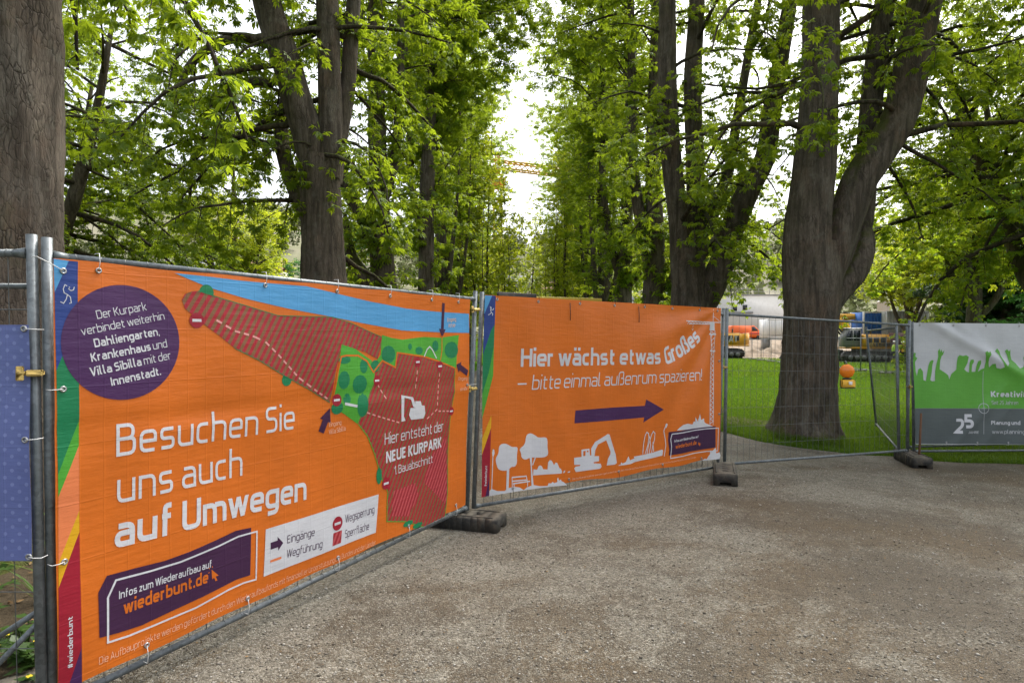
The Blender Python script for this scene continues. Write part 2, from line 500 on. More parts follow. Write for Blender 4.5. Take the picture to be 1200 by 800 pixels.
# loose stones on the gravel: a mass nobody could count
def pebbles():
    rng = np.random.default_rng(3)
    N = 60000
    Y = 1.9 + 6.6 * rng.random(N) ** 1.7
    X = (rng.random(N) * 1.9 - .95) * (Y * .84 + .3)
    # keep in front of the fence line
    fx = np.interp(Y, [0, 2.6, 5.45, 7.6, 9.0], [-2.1, -2.05, -.45, 2.5, 5.6])
    ok = (X > fx - .05)
    X, Y = X[ok], Y[ok]; N = len(X)
    r = np.exp(rng.normal(math.log(.0040), .45, N)).clip(.0018, .013)
    base = np.array([(1, 0, 0), (-1, 0, 0), (0, 1, 0), (0, -1, 0), (0, 0, 1), (0, 0, -1)], float)
    V = base[None] * (1 + rng.uniform(-.35, .35, (N, 6, 1)))
    V = V * np.stack([np.ones(N), rng.uniform(.6, 1, N), rng.uniform(.4, .75, N)], 1)[:, None]
    a = rng.random(N) * 2 * PI
    c, s = np.cos(a)[:, None], np.sin(a)[:, None]
    Vx = V[..., 0] * c - V[..., 1] * s; Vy = V[..., 0] * s + V[..., 1] * c
    V = np.stack([Vx, Vy, V[..., 2]], 2) * r[:, None, None]
    V += np.stack([X, Y, gz(X, Y) + .004 + r * .25], 1)[:, None]
    f = np.array([(0, 2, 4), (2, 1, 4), (1, 3, 4), (3, 0, 4), (2, 0, 5), (1, 2, 5), (3, 1, 5), (0, 3, 5)])
    Fc = (f[None] + (np.arange(N) * 6)[:, None, None]).reshape(-1, 3)
    t = NT('loose_stone')
    at = t.n('Attribute', attribute_name='tint')
    c = t.ramp(at.outputs['Fac'], [(0, (.09, .078, .06)), (.3, (.15, .132, .105)), (.7, (.25, .23, .195)), (1, (.44, .42, .37))])
    m = t.principled(c, .9, 0, None, .2)
    o = mesh_np('gravel_stones', V.reshape(-1, 3), Fc, m, attr=np.repeat(rng.random(N), 6))
    tag(o, 'loose pale and dark gravel stones strewn over the path', 'gravel', kind='stuff')
pebbles()

# fallen bud scales, twigs and old leaves on the path and under the trees
def litter():
    rng = np.random.default_rng(8)
    N1, N2 = 4800, 5200
    Y = np.concatenate([2.0 + 7 * rng.random(N1), 1.6 + 9 * rng.random(N2) ** 1.5])
    X = np.concatenate([(rng.random(N1) * 2 - 1) * 6.5, -2.35 - 4.2 * rng.random(N2) + np.clip((Y[N1:] - 2.6) * .5, -.6, 1.4)])
    N = N1 + N2
    L = np.concatenate([rng.uniform(.005, .022, N1), rng.uniform(.02, .06, N2)])
    a = rng.random(N) * 2 * PI
    d = np.stack([np.cos(a), np.sin(a), rng.uniform(-.3, .3, N)], 1); pz = np.stack([-np.sin(a), np.cos(a), rng.uniform(-.4, .4, N)], 1)
    P = np.stack([X, Y, gz(X, Y) + .008 + L * .2], 1)
    V = np.stack([P - d * L[:, None] * .5, P + pz * L[:, None] * .22, P + d * L[:, None] * .5, P - pz * L[:, None] * .22], 1)
    Fc = np.arange(N * 4).reshape(-1, 4)
    t = NT('old_leaf')
    at = t.n('Attribute', attribute_name='tint')
    c = t.ramp(at.outputs['Fac'], [(0, (.04, .025, .012)), (.5, (.13, .08, .035)), (1, (.26, .17, .08))])
    m = t.principled(c, .9, 0, None, .15)
    o = mesh_np('leaf_litter', V.reshape(-1, 3), Fc, m, attr=np.repeat(rng.random(N), 4))
    tag(o, 'brown fallen leaves and bud scales lying on the ground', 'leaf litter', kind='stuff')
litter()

# grass blades on the lawn beyond the fence
def grass():
    rng = np.random.default_rng(5)
    ex = np.array(EDGE)
    def field(N, ymin, ymax, pw, hmin, hmax, wid):
        Y = ymin + (ymax - ymin) * rng.random(N) ** pw
        X = Y * (.26 + .62 * rng.random(N))
        e = np.interp(X, ex[:, 0], ex[:, 1], left=99, right=9.2)
        ok = Y > e - .02 + .12 * rng.random(N)
        ok |= (X < 3.75) & (X > 3.6 + .15 * rng.random(N)) & (Y > 13)
        return X[ok], Y[ok], hmin, hmax, wid
    sets = [field(120000, 8.7, 16, 1.5, .022, .05, .004), field(60000, 16, 32, 1.3, .03, .06, .009), field(45000, 31, 66, 1.2, .05, .10, .024)]
    # a longer fringe along the edge and round the big trunk
    i = rng.integers(0, len(ex) - 1, 9000); t_ = rng.random(9000)[:, None]
    q = ex[i] * (1 - t_) + ex[i + 1] * t_ + np.abs(rng.normal(0, .14, (9000, 2))) * np.array([.7, 1])
    sets.append((q[:, 0], q[:, 1], .04, .13, .004))
    a = rng.random(5000) * 2 * PI; rr = .50 + np.abs(rng.normal(0, .16, 5000))
    sets.append((5.3 + np.cos(a) * rr, 11.0 + np.sin(a) * rr, .05, .16, .004))
    VV, TT = [], []
    for X, Y, h0, h1, w in sets:
        N = len(X)
        h = rng.uniform(h0, h1, N); a = rng.random(N) * 2 * PI
        le = rng.normal(0, .45, (N, 2)) * h[:, None]
        z = gz(X, Y)
        b = np.stack([X, Y, z], 1)
        s = np.stack([np.cos(a), np.sin(a), np.zeros(N)], 1) * w * rng.uniform(.7, 1.3, N)[:, None]
        m = b + np.stack([le[:, 0] * .35, le[:, 1] * .35, h * .6], 1)
        tip = b + np.stack([le[:, 0], le[:, 1], h], 1)
        VV.append(np.stack([b - s, b + s, m + s * .7, m - s * .7, tip], 1)); TT.append(rng.random(N))
    V = np.concatenate(VV); N = len(V)
    o4 = np.arange(N)[:, None] * 5
    o = mesh_np('grass', V.reshape(-1, 3), [o4 + np.array([[0, 1, 2, 3]]), o4 + np.array([[3, 2, 4]])], MAT['grass'], attr=np.repeat(np.concatenate(TT), 5))
    tag(o, 'short bright green grass of the lawn beyond the fence', 'grass', kind='stuff')
grass()
# ---------------------------------------------------------------- trees
def spline(pts, rad, n):
    """Catmull-Rom through points and radii, n samples"""
    P = np.asarray([tuple(p) for p in pts], float); Q = np.column_stack([P, rad])
    d = np.concatenate([[0], np.cumsum(np.linalg.norm(np.diff(P, axis=0), axis=1))])
    t = np.linspace(0, d[-1], n)
    m = np.gradient(Q, d, axis=0, edge_order=1)
    i = np.clip(np.searchsorted(d, t, 'right') - 1, 0, len(d) - 2)
    h = (d[i + 1] - d[i]); s = ((t - d[i]) / h)[:, None]; h = h[:, None]
    out = (2 * s**3 - 3 * s**2 + 1) * Q[i] + (s**3 - 2 * s**2 + s) * h * m[i] + (-2 * s**3 + 3 * s**2) * Q[i + 1] + (s**3 - s**2) * h * m[i + 1]
    return out[:, :3], np.maximum(out[:, 3], .002)

def frames(P):
    T = np.gradient(P, axis=0); T /= np.maximum(np.linalg.norm(T, axis=1, keepdims=True), 1e-9)
    u = np.array([1.0, 0, 0]) if abs(T[0][0]) < .9 else np.array([0, 1.0, 0])
    U = np.zeros_like(P)
    for i in range(len(P)):
        u = u - T[i] * (u @ T[i]); u /= max(np.linalg.norm(u), 1e-9); U[i] = u
    return T, U, np.cross(T, U)

class Wood:
    def __init__(s): s.v, s.f, s.n = [], [], 0
    def limb(s, P, r, k, rng=None, rough=0.0, flare=0.0):
        T, U, V = frames(P)
        n = len(P)
        a = np.arange(k) / k * 2 * PI
        rr = np.repeat(r[:, None], k, 1)
        if rough > 0:
            L = np.concatenate([[0], np.cumsum(np.linalg.norm(np.diff(P, axis=0), axis=1))])
            ph = rng.random(6) * 6.28
            for j, (ka, kl, am) in enumerate(((2, .7, .5), (3, 1.3, .5), (5, .5, .6), (7, 1.1, .45), (11, .8, .3), (4, 3.1, .35))):
                rr = rr * (1 + rough * am * np.sin(ka * a[None] + kl * L[:, None] + ph[j] + .6 * np.sin(1.7 * L[:, None] + ph[j])))
            if flare > 0:
                z = P[:, 2] - P[0, 2]
                fl = flare * np.exp(-np.maximum(z, 0) / .38)
                rr = rr * (1 + fl[:, None] * (.75 + .6 * np.sin(5 * a[None] + ph[0]) + .3 * np.sin(9 * a[None] + ph[1])))
            rr = rr * (1 + rough * .25 * rng.normal(0, 1, rr.shape))
        ring = P[:, None] + rr[..., None] * (np.cos(a)[None, :, None] * U[:, None] + np.sin(a)[None, :, None] * V[:, None])
        i = np.arange(n - 1)[:, None] * k; m = np.arange(k)[None]; m2 = (m + 1) % k
        f = np.stack([i + m, i + m2, i + k + m2, i + k + m], -1).reshape(-1, 4)
        s.v.append(ring.reshape(-1, 3)); s.f.append(f + s.n); s.n += n * k
    def build(s, name, mat, parent, loc):
        V = np.concatenate(s.v) - np.asarray(loc)
        return mesh_np(name, V, np.concatenate(s.f), mat, parent, smooth=True)

def unit(v): return v / np.maximum(np.linalg.norm(v, axis=-1, keepdims=True), 1e-9)

def leaf_mesh(name, P, A, size, tint, rng, mat, parent, loc, k=6, droop=.75):
    """palmate chestnut leaves: k drooping leaflets round the end of a stalk"""
    N = len(P)
    A = unit(A)
    up = np.tile([0, 0, 1.0], (N, 1)) + rng.normal(0, .35, (N, 3))
    S = unit(np.cross(A, up)); Nn = unit(np.cross(S, A))
    ang = np.linspace(-1.75, 1.75, k) if k > 3 else np.linspace(-1.1, 1.1, k)
    lens = (.62 + .38 * np.cos(ang * .8)) if k > 3 else np.ones(k)
    base = np.stack([np.cos(ang), np.sin(ang)], 1)
    D = A[:, None] * base[None, :, :1] + S[:, None] * base[None, :, 1:]
    dr = droop * (1 + rng.normal(0, .3, (N, k, 1)))
    D = unit(D * 1.0 + np.array([0, 0, -1.0]) * dr * .75 + Nn[:, None] * .12 + rng.normal(0, .12, (N, k, 3)))
    side = unit(np.cross(D, Nn[:, None] + rng.normal(0, .2, (N, k, 3))))
    fold = unit(np.cross(side, D))
    L = (size[:, None] * lens[None] * rng.uniform(.85, 1.1, (N, k)))[..., None]
    w = .165 if k > 3 else .30
    B = P[:, None] + D * L * .06
    tip = P[:, None] + D * L + np.array([0, 0, -1.0]) * L * .10
    mid = P[:, None] + D * L * .6
    Rr = mid + side * L * w + fold * L * .07
    Lf = mid - side * L * w + fold * L * .07
    V = np.stack([B, Rr, tip, Lf], 2).reshape(-1, 3) - np.asarray(loc)
    o4 = (np.arange(N * k) * 4)[:, None]
    Fc = np.concatenate([o4 + np.array([[0, 1, 2]]), o4 + np.array([[0, 2, 3]])])
    tt = np.repeat(tint, k * 4)
    return mesh_np(name, V, Fc, mat, parent, attr=tt)

def leaf_tints(P, rng):
    n = len(P)
    c = .5 + .22 * np.sin(P[:, 0] * 1.7 + 1.3 * np.sin(P[:, 2] * 1.1)) * np.sin(P[:, 1] * 1.3 + .7) + .18 * np.sin(P[:, 2] * 2.3 + P[:, 0])
    return np.clip(c + rng.normal(0, .27, n), 0, 1)

def branchlet(rng, p, d, L, droop, nseg=6, wig=.18, lift=0.0):
    P = [np.array(p, float)]
    d = d / np.linalg.norm(d)
    for i in range(nseg):
        t = (i + 1) / nseg
        d = d + rng.normal(0, wig, 3) + np.array([0, 0, -droop * (.4 + t) / nseg * 2 + lift * t / nseg * 2])
        d /= np.linalg.norm(d)
        P.append(P[-1] + d * L / nseg)
    return np.array(P)

def make_tree(label, stems, seed, leaf='leaf', cat='tree', group=None, name='chestnut_tree', base=None,
              n_prim=46, prim_len=(1.2, 3.6), hmin=2.6, droop=.5, sub=8, leaf_size=(.085, .15), per=5, k=7,
              tufts=60, bark='bark', trunk_k=28, side_k=14, twigs=True, elev=(-.1, .9), up_lift=.2, bias=None, flare=.35, dens=1.0, grow=False, extra_prims=()):
    """stems: list of (points, radii), first the trunk; everything else grows from them"""
    rng = np.random.default_rng(seed)
    loc = np.array(base if base is not None else stems[0][0][0], float)
    root = empty(name, tuple(loc), 0, label, cat, group)
    wood = Wood(); br = Wood()
    cent = []
    for i, (pts, rad) in enumerate(stems):
        pts = np.asarray([tuple(p) for p in pts], float)
        L = np.linalg.norm(np.diff(pts, axis=0), axis=1).sum()
        n = max(6, int(L / (.10 if i == 0 else .16)))
        P, r = spline(pts, rad, n)
        wood.limb(P, r, trunk_k if i == 0 else side_k, rng, .05 if i == 0 else .045, flare if i == 0 else 0)
        cent.append((P, r))
    LP, LA = [], []
    weights = np.array([max(.2, (P[:, 2] > hmin).mean() * np.linalg.norm(P[-1] - P[0])) for P, _ in cent])
    if len(cent) > 1: weights[0] *= .35
    weights /= weights.sum()
    prims = []
    for (P, r), w in zip(cent, weights):
        m = int(round(n_prim * w))
        okz = np.where(P[:, 2] - loc[2] > hmin)[0]
        if not len(okz): continue
        az0 = rng.random() * 6.28
        for j in range(m):
            t = (j + rng.random()) / m
            i = okz[min(len(okz) - 1, int(t ** .85 * len(okz)))]
            az = az0 + j * 2.4 + rng.normal(0, .35)
            if bias is not None and rng.random() < bias[1]: az = bias[0] + rng.normal(0, .7)
            el = elev[0] + (elev[1] - elev[0]) * t + rng.normal(0, .18)
            Lb = rng.uniform(*prim_len) * (1.0 - .45 * t if not grow else .22 + 1.25 * t**1.6)
            d = np.array([math.sin(az) * math.cos(el), math.cos(az) * math.cos(el), math.sin(el)])
            Pb = branchlet(rng, P[i], d, Lb, droop * rng.uniform(.5, 1.3), 7, .13, up_lift)
            prims.append((Pb, min(r[i] * .42, .012 + .014 * Lb)))
    for pts, r0 in extra_prims:
        pts = np.asarray([tuple(p) for p in pts], float)
        P, _ = spline(pts, np.full(len(pts), r0), 9)
        prims.append((P, r0))
    for Pb, r0 in prims:
        n = len(Pb)
        br.limb(Pb, np.linspace(r0, max(.004, r0 * .22), n), 6)
        Lb = np.linalg.norm(np.diff(Pb, axis=0), axis=1).sum()
        ns = max(3, int(sub * Lb / 2.2 * dens))
        for q in range(ns):
            t = .18 + .82 * (q + rng.random()) / ns
            x = t * (n - 1); i = min(int(x), n - 2); p = Pb[i] + (Pb[i + 1] - Pb[i]) * (x - i)
            T = unit(Pb[i + 1] - Pb[i])
            sd = unit(np.cross(T, rng.normal(0, 1, 3)))
            d = T * .55 + sd * .85 + np.array([0, 0, .05])
            Ls = rng.uniform(.35, 1.0) * (1.15 - .5 * t) * min(1, .45 + Lb / 3)
            Ps = branchlet(rng, p, d, Ls, droop * 1.4, 4, .2)
            if twigs: br.limb(Ps, np.linspace(.0075, .003, len(Ps)), 4)
            for node in (1, 2, 3, 4):
                if rng.random() < .25 and node < 4: continue
                T2 = unit(Ps[node] - Ps[node - 1])
                m = per if node == 4 else max(1, per - 2)
                for _ in range(m):
                    a = T2 * .4 + unit(rng.normal(0, 1, 3) * np.array([1, 1, .45])) * .9
                    a = unit(a)
                    LP.append(Ps[node] + a * rng.uniform(.03, .13)); LA.append(a)
    # tufts of young shoots straight from trunk and stems
    for _ in range(tufts):
        ci = rng.integers(0, len(cent)); P, r = cent[ci]
        i = rng.integers(int(len(P) * .12), len(P))
        if P[i][2] - loc[2] < 2.0: continue
        az = rng.random() * 6.28
        d = np.array([math.sin(az), math.cos(az), rng.uniform(-.2, .5)])
        p = P[i] + d * r[i] * .9
        Ps = branchlet(rng, p, d, rng.uniform(.15, .55), .7, 3, .25)
        if twigs: br.limb(Ps, np.linspace(.006, .0025, len(Ps)), 4)
        for node in (2, 3):
            for _2 in range(3):
                a = unit(unit(d) * .5 + rng.normal(0, .7, 3) * np.array([1, 1, .5]))
                LP.append(Ps[node] + a * .07); LA.append(a)
    LP = np.array(LP); LA = np.array(LA)
    nw = sum(len(f) for f in wood.f)
    wood.v += br.v; wood.f += [f + wood.n for f in br.f]
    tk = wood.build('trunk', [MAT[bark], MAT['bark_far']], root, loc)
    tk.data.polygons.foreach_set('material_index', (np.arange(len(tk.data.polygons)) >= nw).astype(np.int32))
    size = rng.uniform(leaf_size[0], leaf_size[1], len(LP))
    leaf_mesh('crown', LP, LA, size, leaf_tints(LP, rng), rng, MAT[leaf], root, loc, k)
    return root

def px_stem(data, Y, dY=0.0):
    """stem traced at its own distance: (x, y, radius) in photo pixels -> metres"""
    pts, rad = [], []
    n = len(data)
    for i, (x, y, r) in enumerate(data):
        yy = Y + dY * i / max(1, n - 1)
        pts.append(W(x, y, yy)); rad.append(r / F * yy)
    return pts, rad

def copy_thing(o, loc, rz, scale=1.0, label=None):
    c = o.copy(); COL.objects.link(c)
    for ch in o.children:
        d = ch.copy(); COL.objects.link(d); d.parent = c
        for g in ch.children:
            e = g.copy(); COL.objects.link(e); e.parent = d
    c.location = loc; c.rotation_euler = (0, 0, rz); c.scale = (scale,) * 3
    if label: c['label'] = label
    return c

def px_arcs(Y, arcs):
    return [([W(x, y, Y + .5 * i) for i, (x, y) in enumerate(a)], .035) for a in arcs]

GA = 'chestnuts lining the avenue'
# --- the big forked chestnut beside the open panel
Y = 11.1
make_tree('huge forked chestnut with mossy limb behind the bare mesh panel', [
    px_stem([(943, 517, 37), (944, 500, 34), (946, 470, 31), (948, 430, 29), (949, 395, 28.5), (951, 350, 31), (952, 315, 31), (951, 285, 26)], Y),
    px_stem([(947, 350, 26), (946, 310, 26), (948, 260, 25), (955, 195, 23), (960, 100, 21), (962, 0, 20), (966, -120, 18), (970, -260, 13), (975, -420, 7)], Y, -.4),
    px_stem([(961, 360, 17), (970, 322, 17.5), (981, 285, 19), (993, 252, 19.5), (1006, 214, 20), (1030, 177, 19.5), (1052, 140, 19), (1066, 90, 18.5), (1076, 40, 18), (1090, -20, 16.5), (1105, -130, 13), (1125, -280, 8)], Y, .1),
    px_stem([(960, 350, 14), (982, 318, 14), (1000, 290, 13), (1010, 262, 12), (1014, 225, 12), (1018, 160, 12), (1025, 90, 12), (1034, 20, 11), (1045, -60, 10), (1060, -200, 6)], Y + .25, .6),
    px_stem([(965, 366, 13), (984, 340, 13), (1000, 320, 14), (1010, 298, 13), (1015, 276, 9), (1014, 260, 4)], Y + .2, .1),
    ], 19, group=GA, hmin=5.3, flare=.26, n_prim=84, prim_len=(1.5, 4.4), droop=.7, per=5, tufts=3, elev=(.1, .8), base=(5.3, 11.1, -.16), bias=(1.5, .25))

# --- second in the right row
Y = 13.9
make_tree('many stemmed chestnut leaning right above the end of the arrow banner', [
    px_stem([(808, 483, 27), (808, 440, 24), (808, 400, 23), (808, 350, 21.5), (806, 315, 19), (804, 292, 16)], Y),
    px_stem([(803, 330, 15), (796, 262, 12), (788, 200, 11.5), (783, 120, 11), (782, 0, 10), (780, -160, 8), (775, -340, 4)], Y, -.3),
    px_stem([(811, 325, 15), (815, 260, 11), (815, 200, 10.5), (812, 100, 10), (817, 0, 9), (822, -220, 5)], Y, .5),
    px_stem([(814, 372, 17), (831, 342, 15.5), (847, 305, 14.5), (860, 262, 13.5), (876, 225, 13), (895, 190, 11.5), (905, 130, 10.5), (915, 70, 9), (930, -30, 8), (950, -200, 4)], Y, -.6),
    px_stem([(824, 262, 7), (836, 235, 6.5), (850, 212, 6), (862, 150, 5.5), (874, 80, 5), (890, -10, 4), (905, -120, 2.5)], Y, .4),
    px_stem([(812, 300, 8), (828, 292, 7), (842, 278, 6), (858, 240, 4.5), (870, 200, 3)], Y, 1.0),
    ], 12, group=GA, dens=1.3, hmin=3.5, n_prim=66, prim_len=(1.0, 3.6), per=5, tufts=150, base=(4.02, 13.9, -.06))

# --- third and fourth of the right row
Y = 19.0
make_tree('chestnut with a low curved limb, second behind the arrow banner', [
    px_stem([(765, 462, 17), (765, 400, 14), (766, 350, 12.5), (768, 280, 10.5), (765, 200, 8.5), (768, 60, 6.5), (772, -150, 3.5)], Y),
    px_stem([(766, 320, 9), (757, 285, 7.5), (747, 235, 6.5), (741, 100, 5), (738, -100, 3)], Y, .3),
    px_stem([(771, 352, 7.5), (790, 325, 6.5), (806, 296, 5.5), (832, 266, 4.5), (850, 220, 3)], Y, -.4),
    ], 13, group=GA, dens=1.3, grow=True, bias=(-1.5, .3), hmin=1.6, n_prim=84, prim_len=(1.0, 3.2), per=4, tufts=150, k=5, leaf_size=(.14, .22), base=(4.35, 19.0, -.08), droop=.4,
    extra_prims=px_arcs(19.0, [[(768, 60), (735, 10), (700, -15), (655, -25)], [(768, 120), (735, 70), (700, 45), (665, 40)], [(741, 100), (715, 60), (690, 40), (650, 15)], [(745, 200), (722, 150), (700, 125), (680, 118)]]))
Y = 24.5
make_tree('slim straight chestnut with two low branches, third behind the arrow banner', [
    px_stem([(729, 447, 12), (729, 400, 11), (730, 350, 10), (733, 280, 8), (738, 200, 6.5), (736, 60, 5), (733, -80, 3)], Y),
    px_stem([(729, 330, 5.5), (716, 290, 4.5), (708, 230, 4), (706, 100, 3.5), (704, -40, 2)], Y, .5),
    px_stem([(731, 340, 4.5), (748, 320, 4), (758, 290, 3), (764, 240, 2.4)], Y, -.5),
    ], 14, group=GA, dens=1.5, grow=True, bias=(-1.5, .35), hmin=1.4, n_prim=88, prim_len=(1.0, 3.3), per=4, tufts=150, k=5, leaf_size=(.15, .24), base=(4.4, 24.5, -.08), droop=.3, trunk_k=20,
    extra_prims=px_arcs(24.5, [[(736, 60), (700, 20), (660, 5), (618, 8)], [(735, 120), (700, 80), (665, 62), (628, 66)], [(706, 100), (680, 70), (650, 55), (615, 45)], [(734, 190), (705, 150), (680, 130), (648, 125)], [(705, 0), (670, -30), (640, -40), (600, -30)], [(708, 200), (690, 165), (670, 150), (652, 160)], [(735, 90), (690, 45), (645, 28), (604, 30)], [(736, 30), (690, -10), (645, -20), (600, -5)], [(706, 60), (675, 32), (640, 25), (598, 10)], [(706, 130), (672, 95), (645, 88), (616, 92)]]))

# --- left row
make_tree('massive chestnut trunk with scaly bark at the left border of the photo', [
    ([(-4.17, 4.8, -.05), (-4.16, 4.8, .6), (-4.14, 4.8, 1.6), (-4.11, 4.8, 2.9), (-4.09, 4.8, 4.3), (-4.03, 4.85, 5.8), (-3.95, 4.9, 7.4)], [.58, .52, .49, .475, .46, .45, .36]),
    ([(-3.96, 4.85, 5.8), (-4.4, 5.2, 7.2), (-4.9, 5.6, 9.0), (-5.0, 5.8, 12.5)], [.3, .26, .2, .08]),
    ([(-3.96, 4.85, 5.8), (-3.5, 4.5, 7.4), (-3.2, 4.2, 9.0), (-3.1, 4.0, 12.5)], [.28, .24, .2, .08]),
    ], 21, group=GA, hmin=4.6, n_prim=44, prim_len=(1.6, 4.0), droop=.95, tufts=0, base=(-4.05, 4.8, -.05), elev=(.0, .7), trunk_k=40)
Y = 10.4
def wp(l): return [W(x, y, yy) for x, y, yy in l]
make_tree('broad chestnut rising behind the map banner with an arching bare limb', [
    px_stem([(381, 512, 36), (381, 450, 31), (380, 400, 28.5), (380, 330, 26), (378, 270, 23.5), (376, 220, 22.5), (377, 185, 22)], Y),
    px_stem([(371, 215, 18), (362, 165, 17.5), (350, 125, 17), (335, 70, 16.5), (318, 20, 16), (303, -40, 14), (285, -160, 11), (268, -320, 6)], Y, -.4),
    px_stem([(382, 210, 18), (387, 150, 14.5), (386, 90, 13.5), (385, 40, 13), (380, -70, 12), (374, -270, 7)], Y, .2),
    px_stem([(386, 215, 15), (396, 160, 11), (406, 110, 9.5), (412, 40, 8.5), (420, -100, 7), (430, -320, 3.5)], Y + .1, .5),
    px_stem([(366, 262, 11), (353, 238, 10), (342, 212, 9), (332, 180, 8), (330, 150, 7), (336, 105, 5), (345, 60, 3)], Y + .1, .9),
    px_stem([(322, 42, 7.5), (306, 47, 6.6), (282, 44, 6.2), (258, 49, 5.6), (238, 62, 5), (221, 79, 4.4), (208, 110, 3.3), (202, 150, 2.2)], Y - .3, .5),
    px_stem([(318, 98, 5.5), (300, 95, 5), (281, 97, 4.4), (260, 110, 4), (243, 135, 3.4), (238, 168, 2.9), (227, 190, 2.4), (222, 235, 1.6)], Y - .1, .7),
    ], 22, group=GA, hmin=3.0, n_prim=76, dens=1.1, prim_len=(1.4, 3.6), droop=.85, tufts=55, base=(-3.17, 10.4, 0), leaf_size=(.09, .155), bias=(-1.4, .2))
Y = 16.0
make_tree('chestnut with a thick limb curving left, just right of the broad one', [
    px_stem([(449, 470, 21), (450, 400, 17.5), (449, 330, 15), (446, 270, 12.5), (443, 200, 11), (441, 100, 9.5), (440, 0, 8.5), (438, -220, 4)], Y),
    px_stem([(446, 300, 10), (427, 258, 9), (409, 226, 8), (398, 195, 7), (392, 150, 6), (388, 60, 4.5), (386, -60, 2.5)], Y, -.5),
    px_stem([(446, 338, 12), (427, 325, 10), (414, 308, 8), (408, 280, 4.5), (404, 250, 2.5)], Y, .4),
    px_stem([(444, 250, 7), (460, 200, 6), (468, 120, 5), (470, 0, 4), (474, -150, 2)], Y, .5),
    ], 23, group=GA, dens=1.3, grow=True, bias=(1.5, .3), hmin=1.8, n_prim=84, prim_len=(1.0, 3.4), tufts=130, k=5, base=(-3.36, 16.0, 0), leaf_size=(.14, .21), droop=.45)
Y = 21.6
make_tree('dark slender chestnut forking high, third along the left side', [
    px_stem([(497, 455, 12), (498, 400, 10.5), (499, 330, 9.5), (501, 200, 8), (504, 110, 6.5), (500, 0, 5.5), (497, -180, 3)], Y),
    px_stem([(503, 120, 5), (514, 75, 4), (527, 35, 3.2), (548, -5, 2.4)], Y, .3),
    px_stem([(500, 290, 5), (486, 240, 4.5), (480, 120, 4), (478, -20, 3)], Y, .4),
    ], 24, group=GA, dens=1.5, grow=True, bias=(1.5, .35), hmin=1.4, n_prim=92, prim_len=(1.0, 3.4), tufts=150, k=5, base=(-3.09, 21.6, 0), leaf_size=(.15, .23), droop=.35, trunk_k=20,
    extra_prims=px_arcs(21.6, [[(505, 110), (530, 62), (560, 25), (592, 0)], [(501, 200), (528, 145), (555, 110), (585, 88)], [(502, 160), (530, 115), (562, 85), (604, 70)], [(527, 35), (555, 10), (585, -5), (620, -8)], [(500, 250), (520, 200), (545, 165), (570, 150)], [(548, -5), (570, -30), (600, -45), (630, -40)], [(504, 60), (540, 20), (580, 0), (615, 15)], [(503, 130), (535, 90), (570, 60), (612, 48)], [(502, 30), (540, -20), (580, -50), (625, -60)], [(527, 35), (550, 40), (580, 38), (606, 52)]]))

# --- big crowns to both sides whose low boughs hang into the picture
def broad(label, x, y, seed, h=13.0, r=.42, leaf='leaf', hmin=2.2, n=70, L=(2.5, 5.5), droop=.85, group='trees beside the avenue', **kw):
    g = gzf(x, y)
    rng = random.Random(seed)
    st = [([(x, y, g - .05), (x + .03, y, g + 1.2), (x - .05, y, g + 2.6), (x, y, g + 4.2), (x + .1, y, g + h * .62), (x, y, g + h)], [r * 1.15, r, r * .92, r * .8, r * .5, r * .12])]
    for i in range(4):
        a = i * 1.57 + rng.random()
        z0 = g + 2.4 + .5 * i
        st.append(([(x, y, z0), (x + .8 * math.sin(a), y + .8 * math.cos(a), z0 + 1.0), (x + 1.5 * math.sin(a), y + 1.5 * math.cos(a), z0 + 2.8), (x + 2.2 * math.sin(a), y + 2.2 * math.cos(a), z0 + 6)], [r * .5, r * .42, r * .3, r * .1]))
    return make_tree(label, st, seed, leaf=leaf, hmin=hmin, n_prim=n, prim_len=L, droop=droop, group=group, base=(x, y, g), name='broadleaf_tree', **kw)
broad('wide chestnut standing left of the avenue, its low boughs drooping above the map banner', -11.1, 14.0, 31, per=5, tufts=0, sub=10, n=104, hmin=2.2, L=(2.8, 6.3), dens=1.3, leaf_size=(.085, .145))
broad('wide chestnut right of the forked one with boughs hanging over the green banner', 11.6, 13.2, 32, per=5, tufts=0, hmin=4.3, n=110, sub=10, L=(2.5, 5.8), dens=1.3, leaf_size=(.085, .145))

# --- further trees of the avenue: three shapes built once and copied
def column(label, seed, h=19.0, r=.34, leaf='leaf', n_stem=4, hmin=1.2, n=100, L=(1.1, 3.9), at=(0, 0), **kw):
    rng = random.Random(seed)
    x, y = at
    st = [([(x, y, -.05), (x, y, 1.5), (x + .1, y, 3.5), (x, y + .1, h * .55), (x + .15, y, h)], [r * 1.1, r, r * .8, r * .5, r * .1])]
    for i in range(n_stem):
        a = i * 6.28 / n_stem + rng.random()
        z0 = 2.2 + rng.random() * 1.8
        e = .5 + .5 * rng.random()
        st.append(([(x, y, z0), (x + .45 * e * math.sin(a), y + .45 * e * math.cos(a), z0 + .8), (x + .8 * e * math.sin(a), y + .8 * e * math.cos(a), z0 + 2.4), (x + 1.3 * e * math.sin(a), y + 1.3 * e * math.cos(a), h * (.75 + .2 * rng.random()))], [r * .5, r * .42, r * .3, r * .06]))
    return make_tree(label, st, seed, leaf=leaf, hmin=hmin, n_prim=n, prim_len=L, group=GA, tufts=kw.pop('tufts', 150), base=(x, y, 0), trunk_k=14, side_k=8, k=5, leaf_size=(.16, .25), per=4, droop=.25, up_lift=.5, elev=(0, .75), grow=True, **kw)
c1 = column('far chestnut of the left row, fourth behind the map banner', 41)
c2 = column('fifth chestnut back in the right row, dense leaf down its stem', 42, n_stem=7)
c3 = column('sixth chestnut back in the right row, thin and tall', 43, h=18, n_stem=6, r=.26)
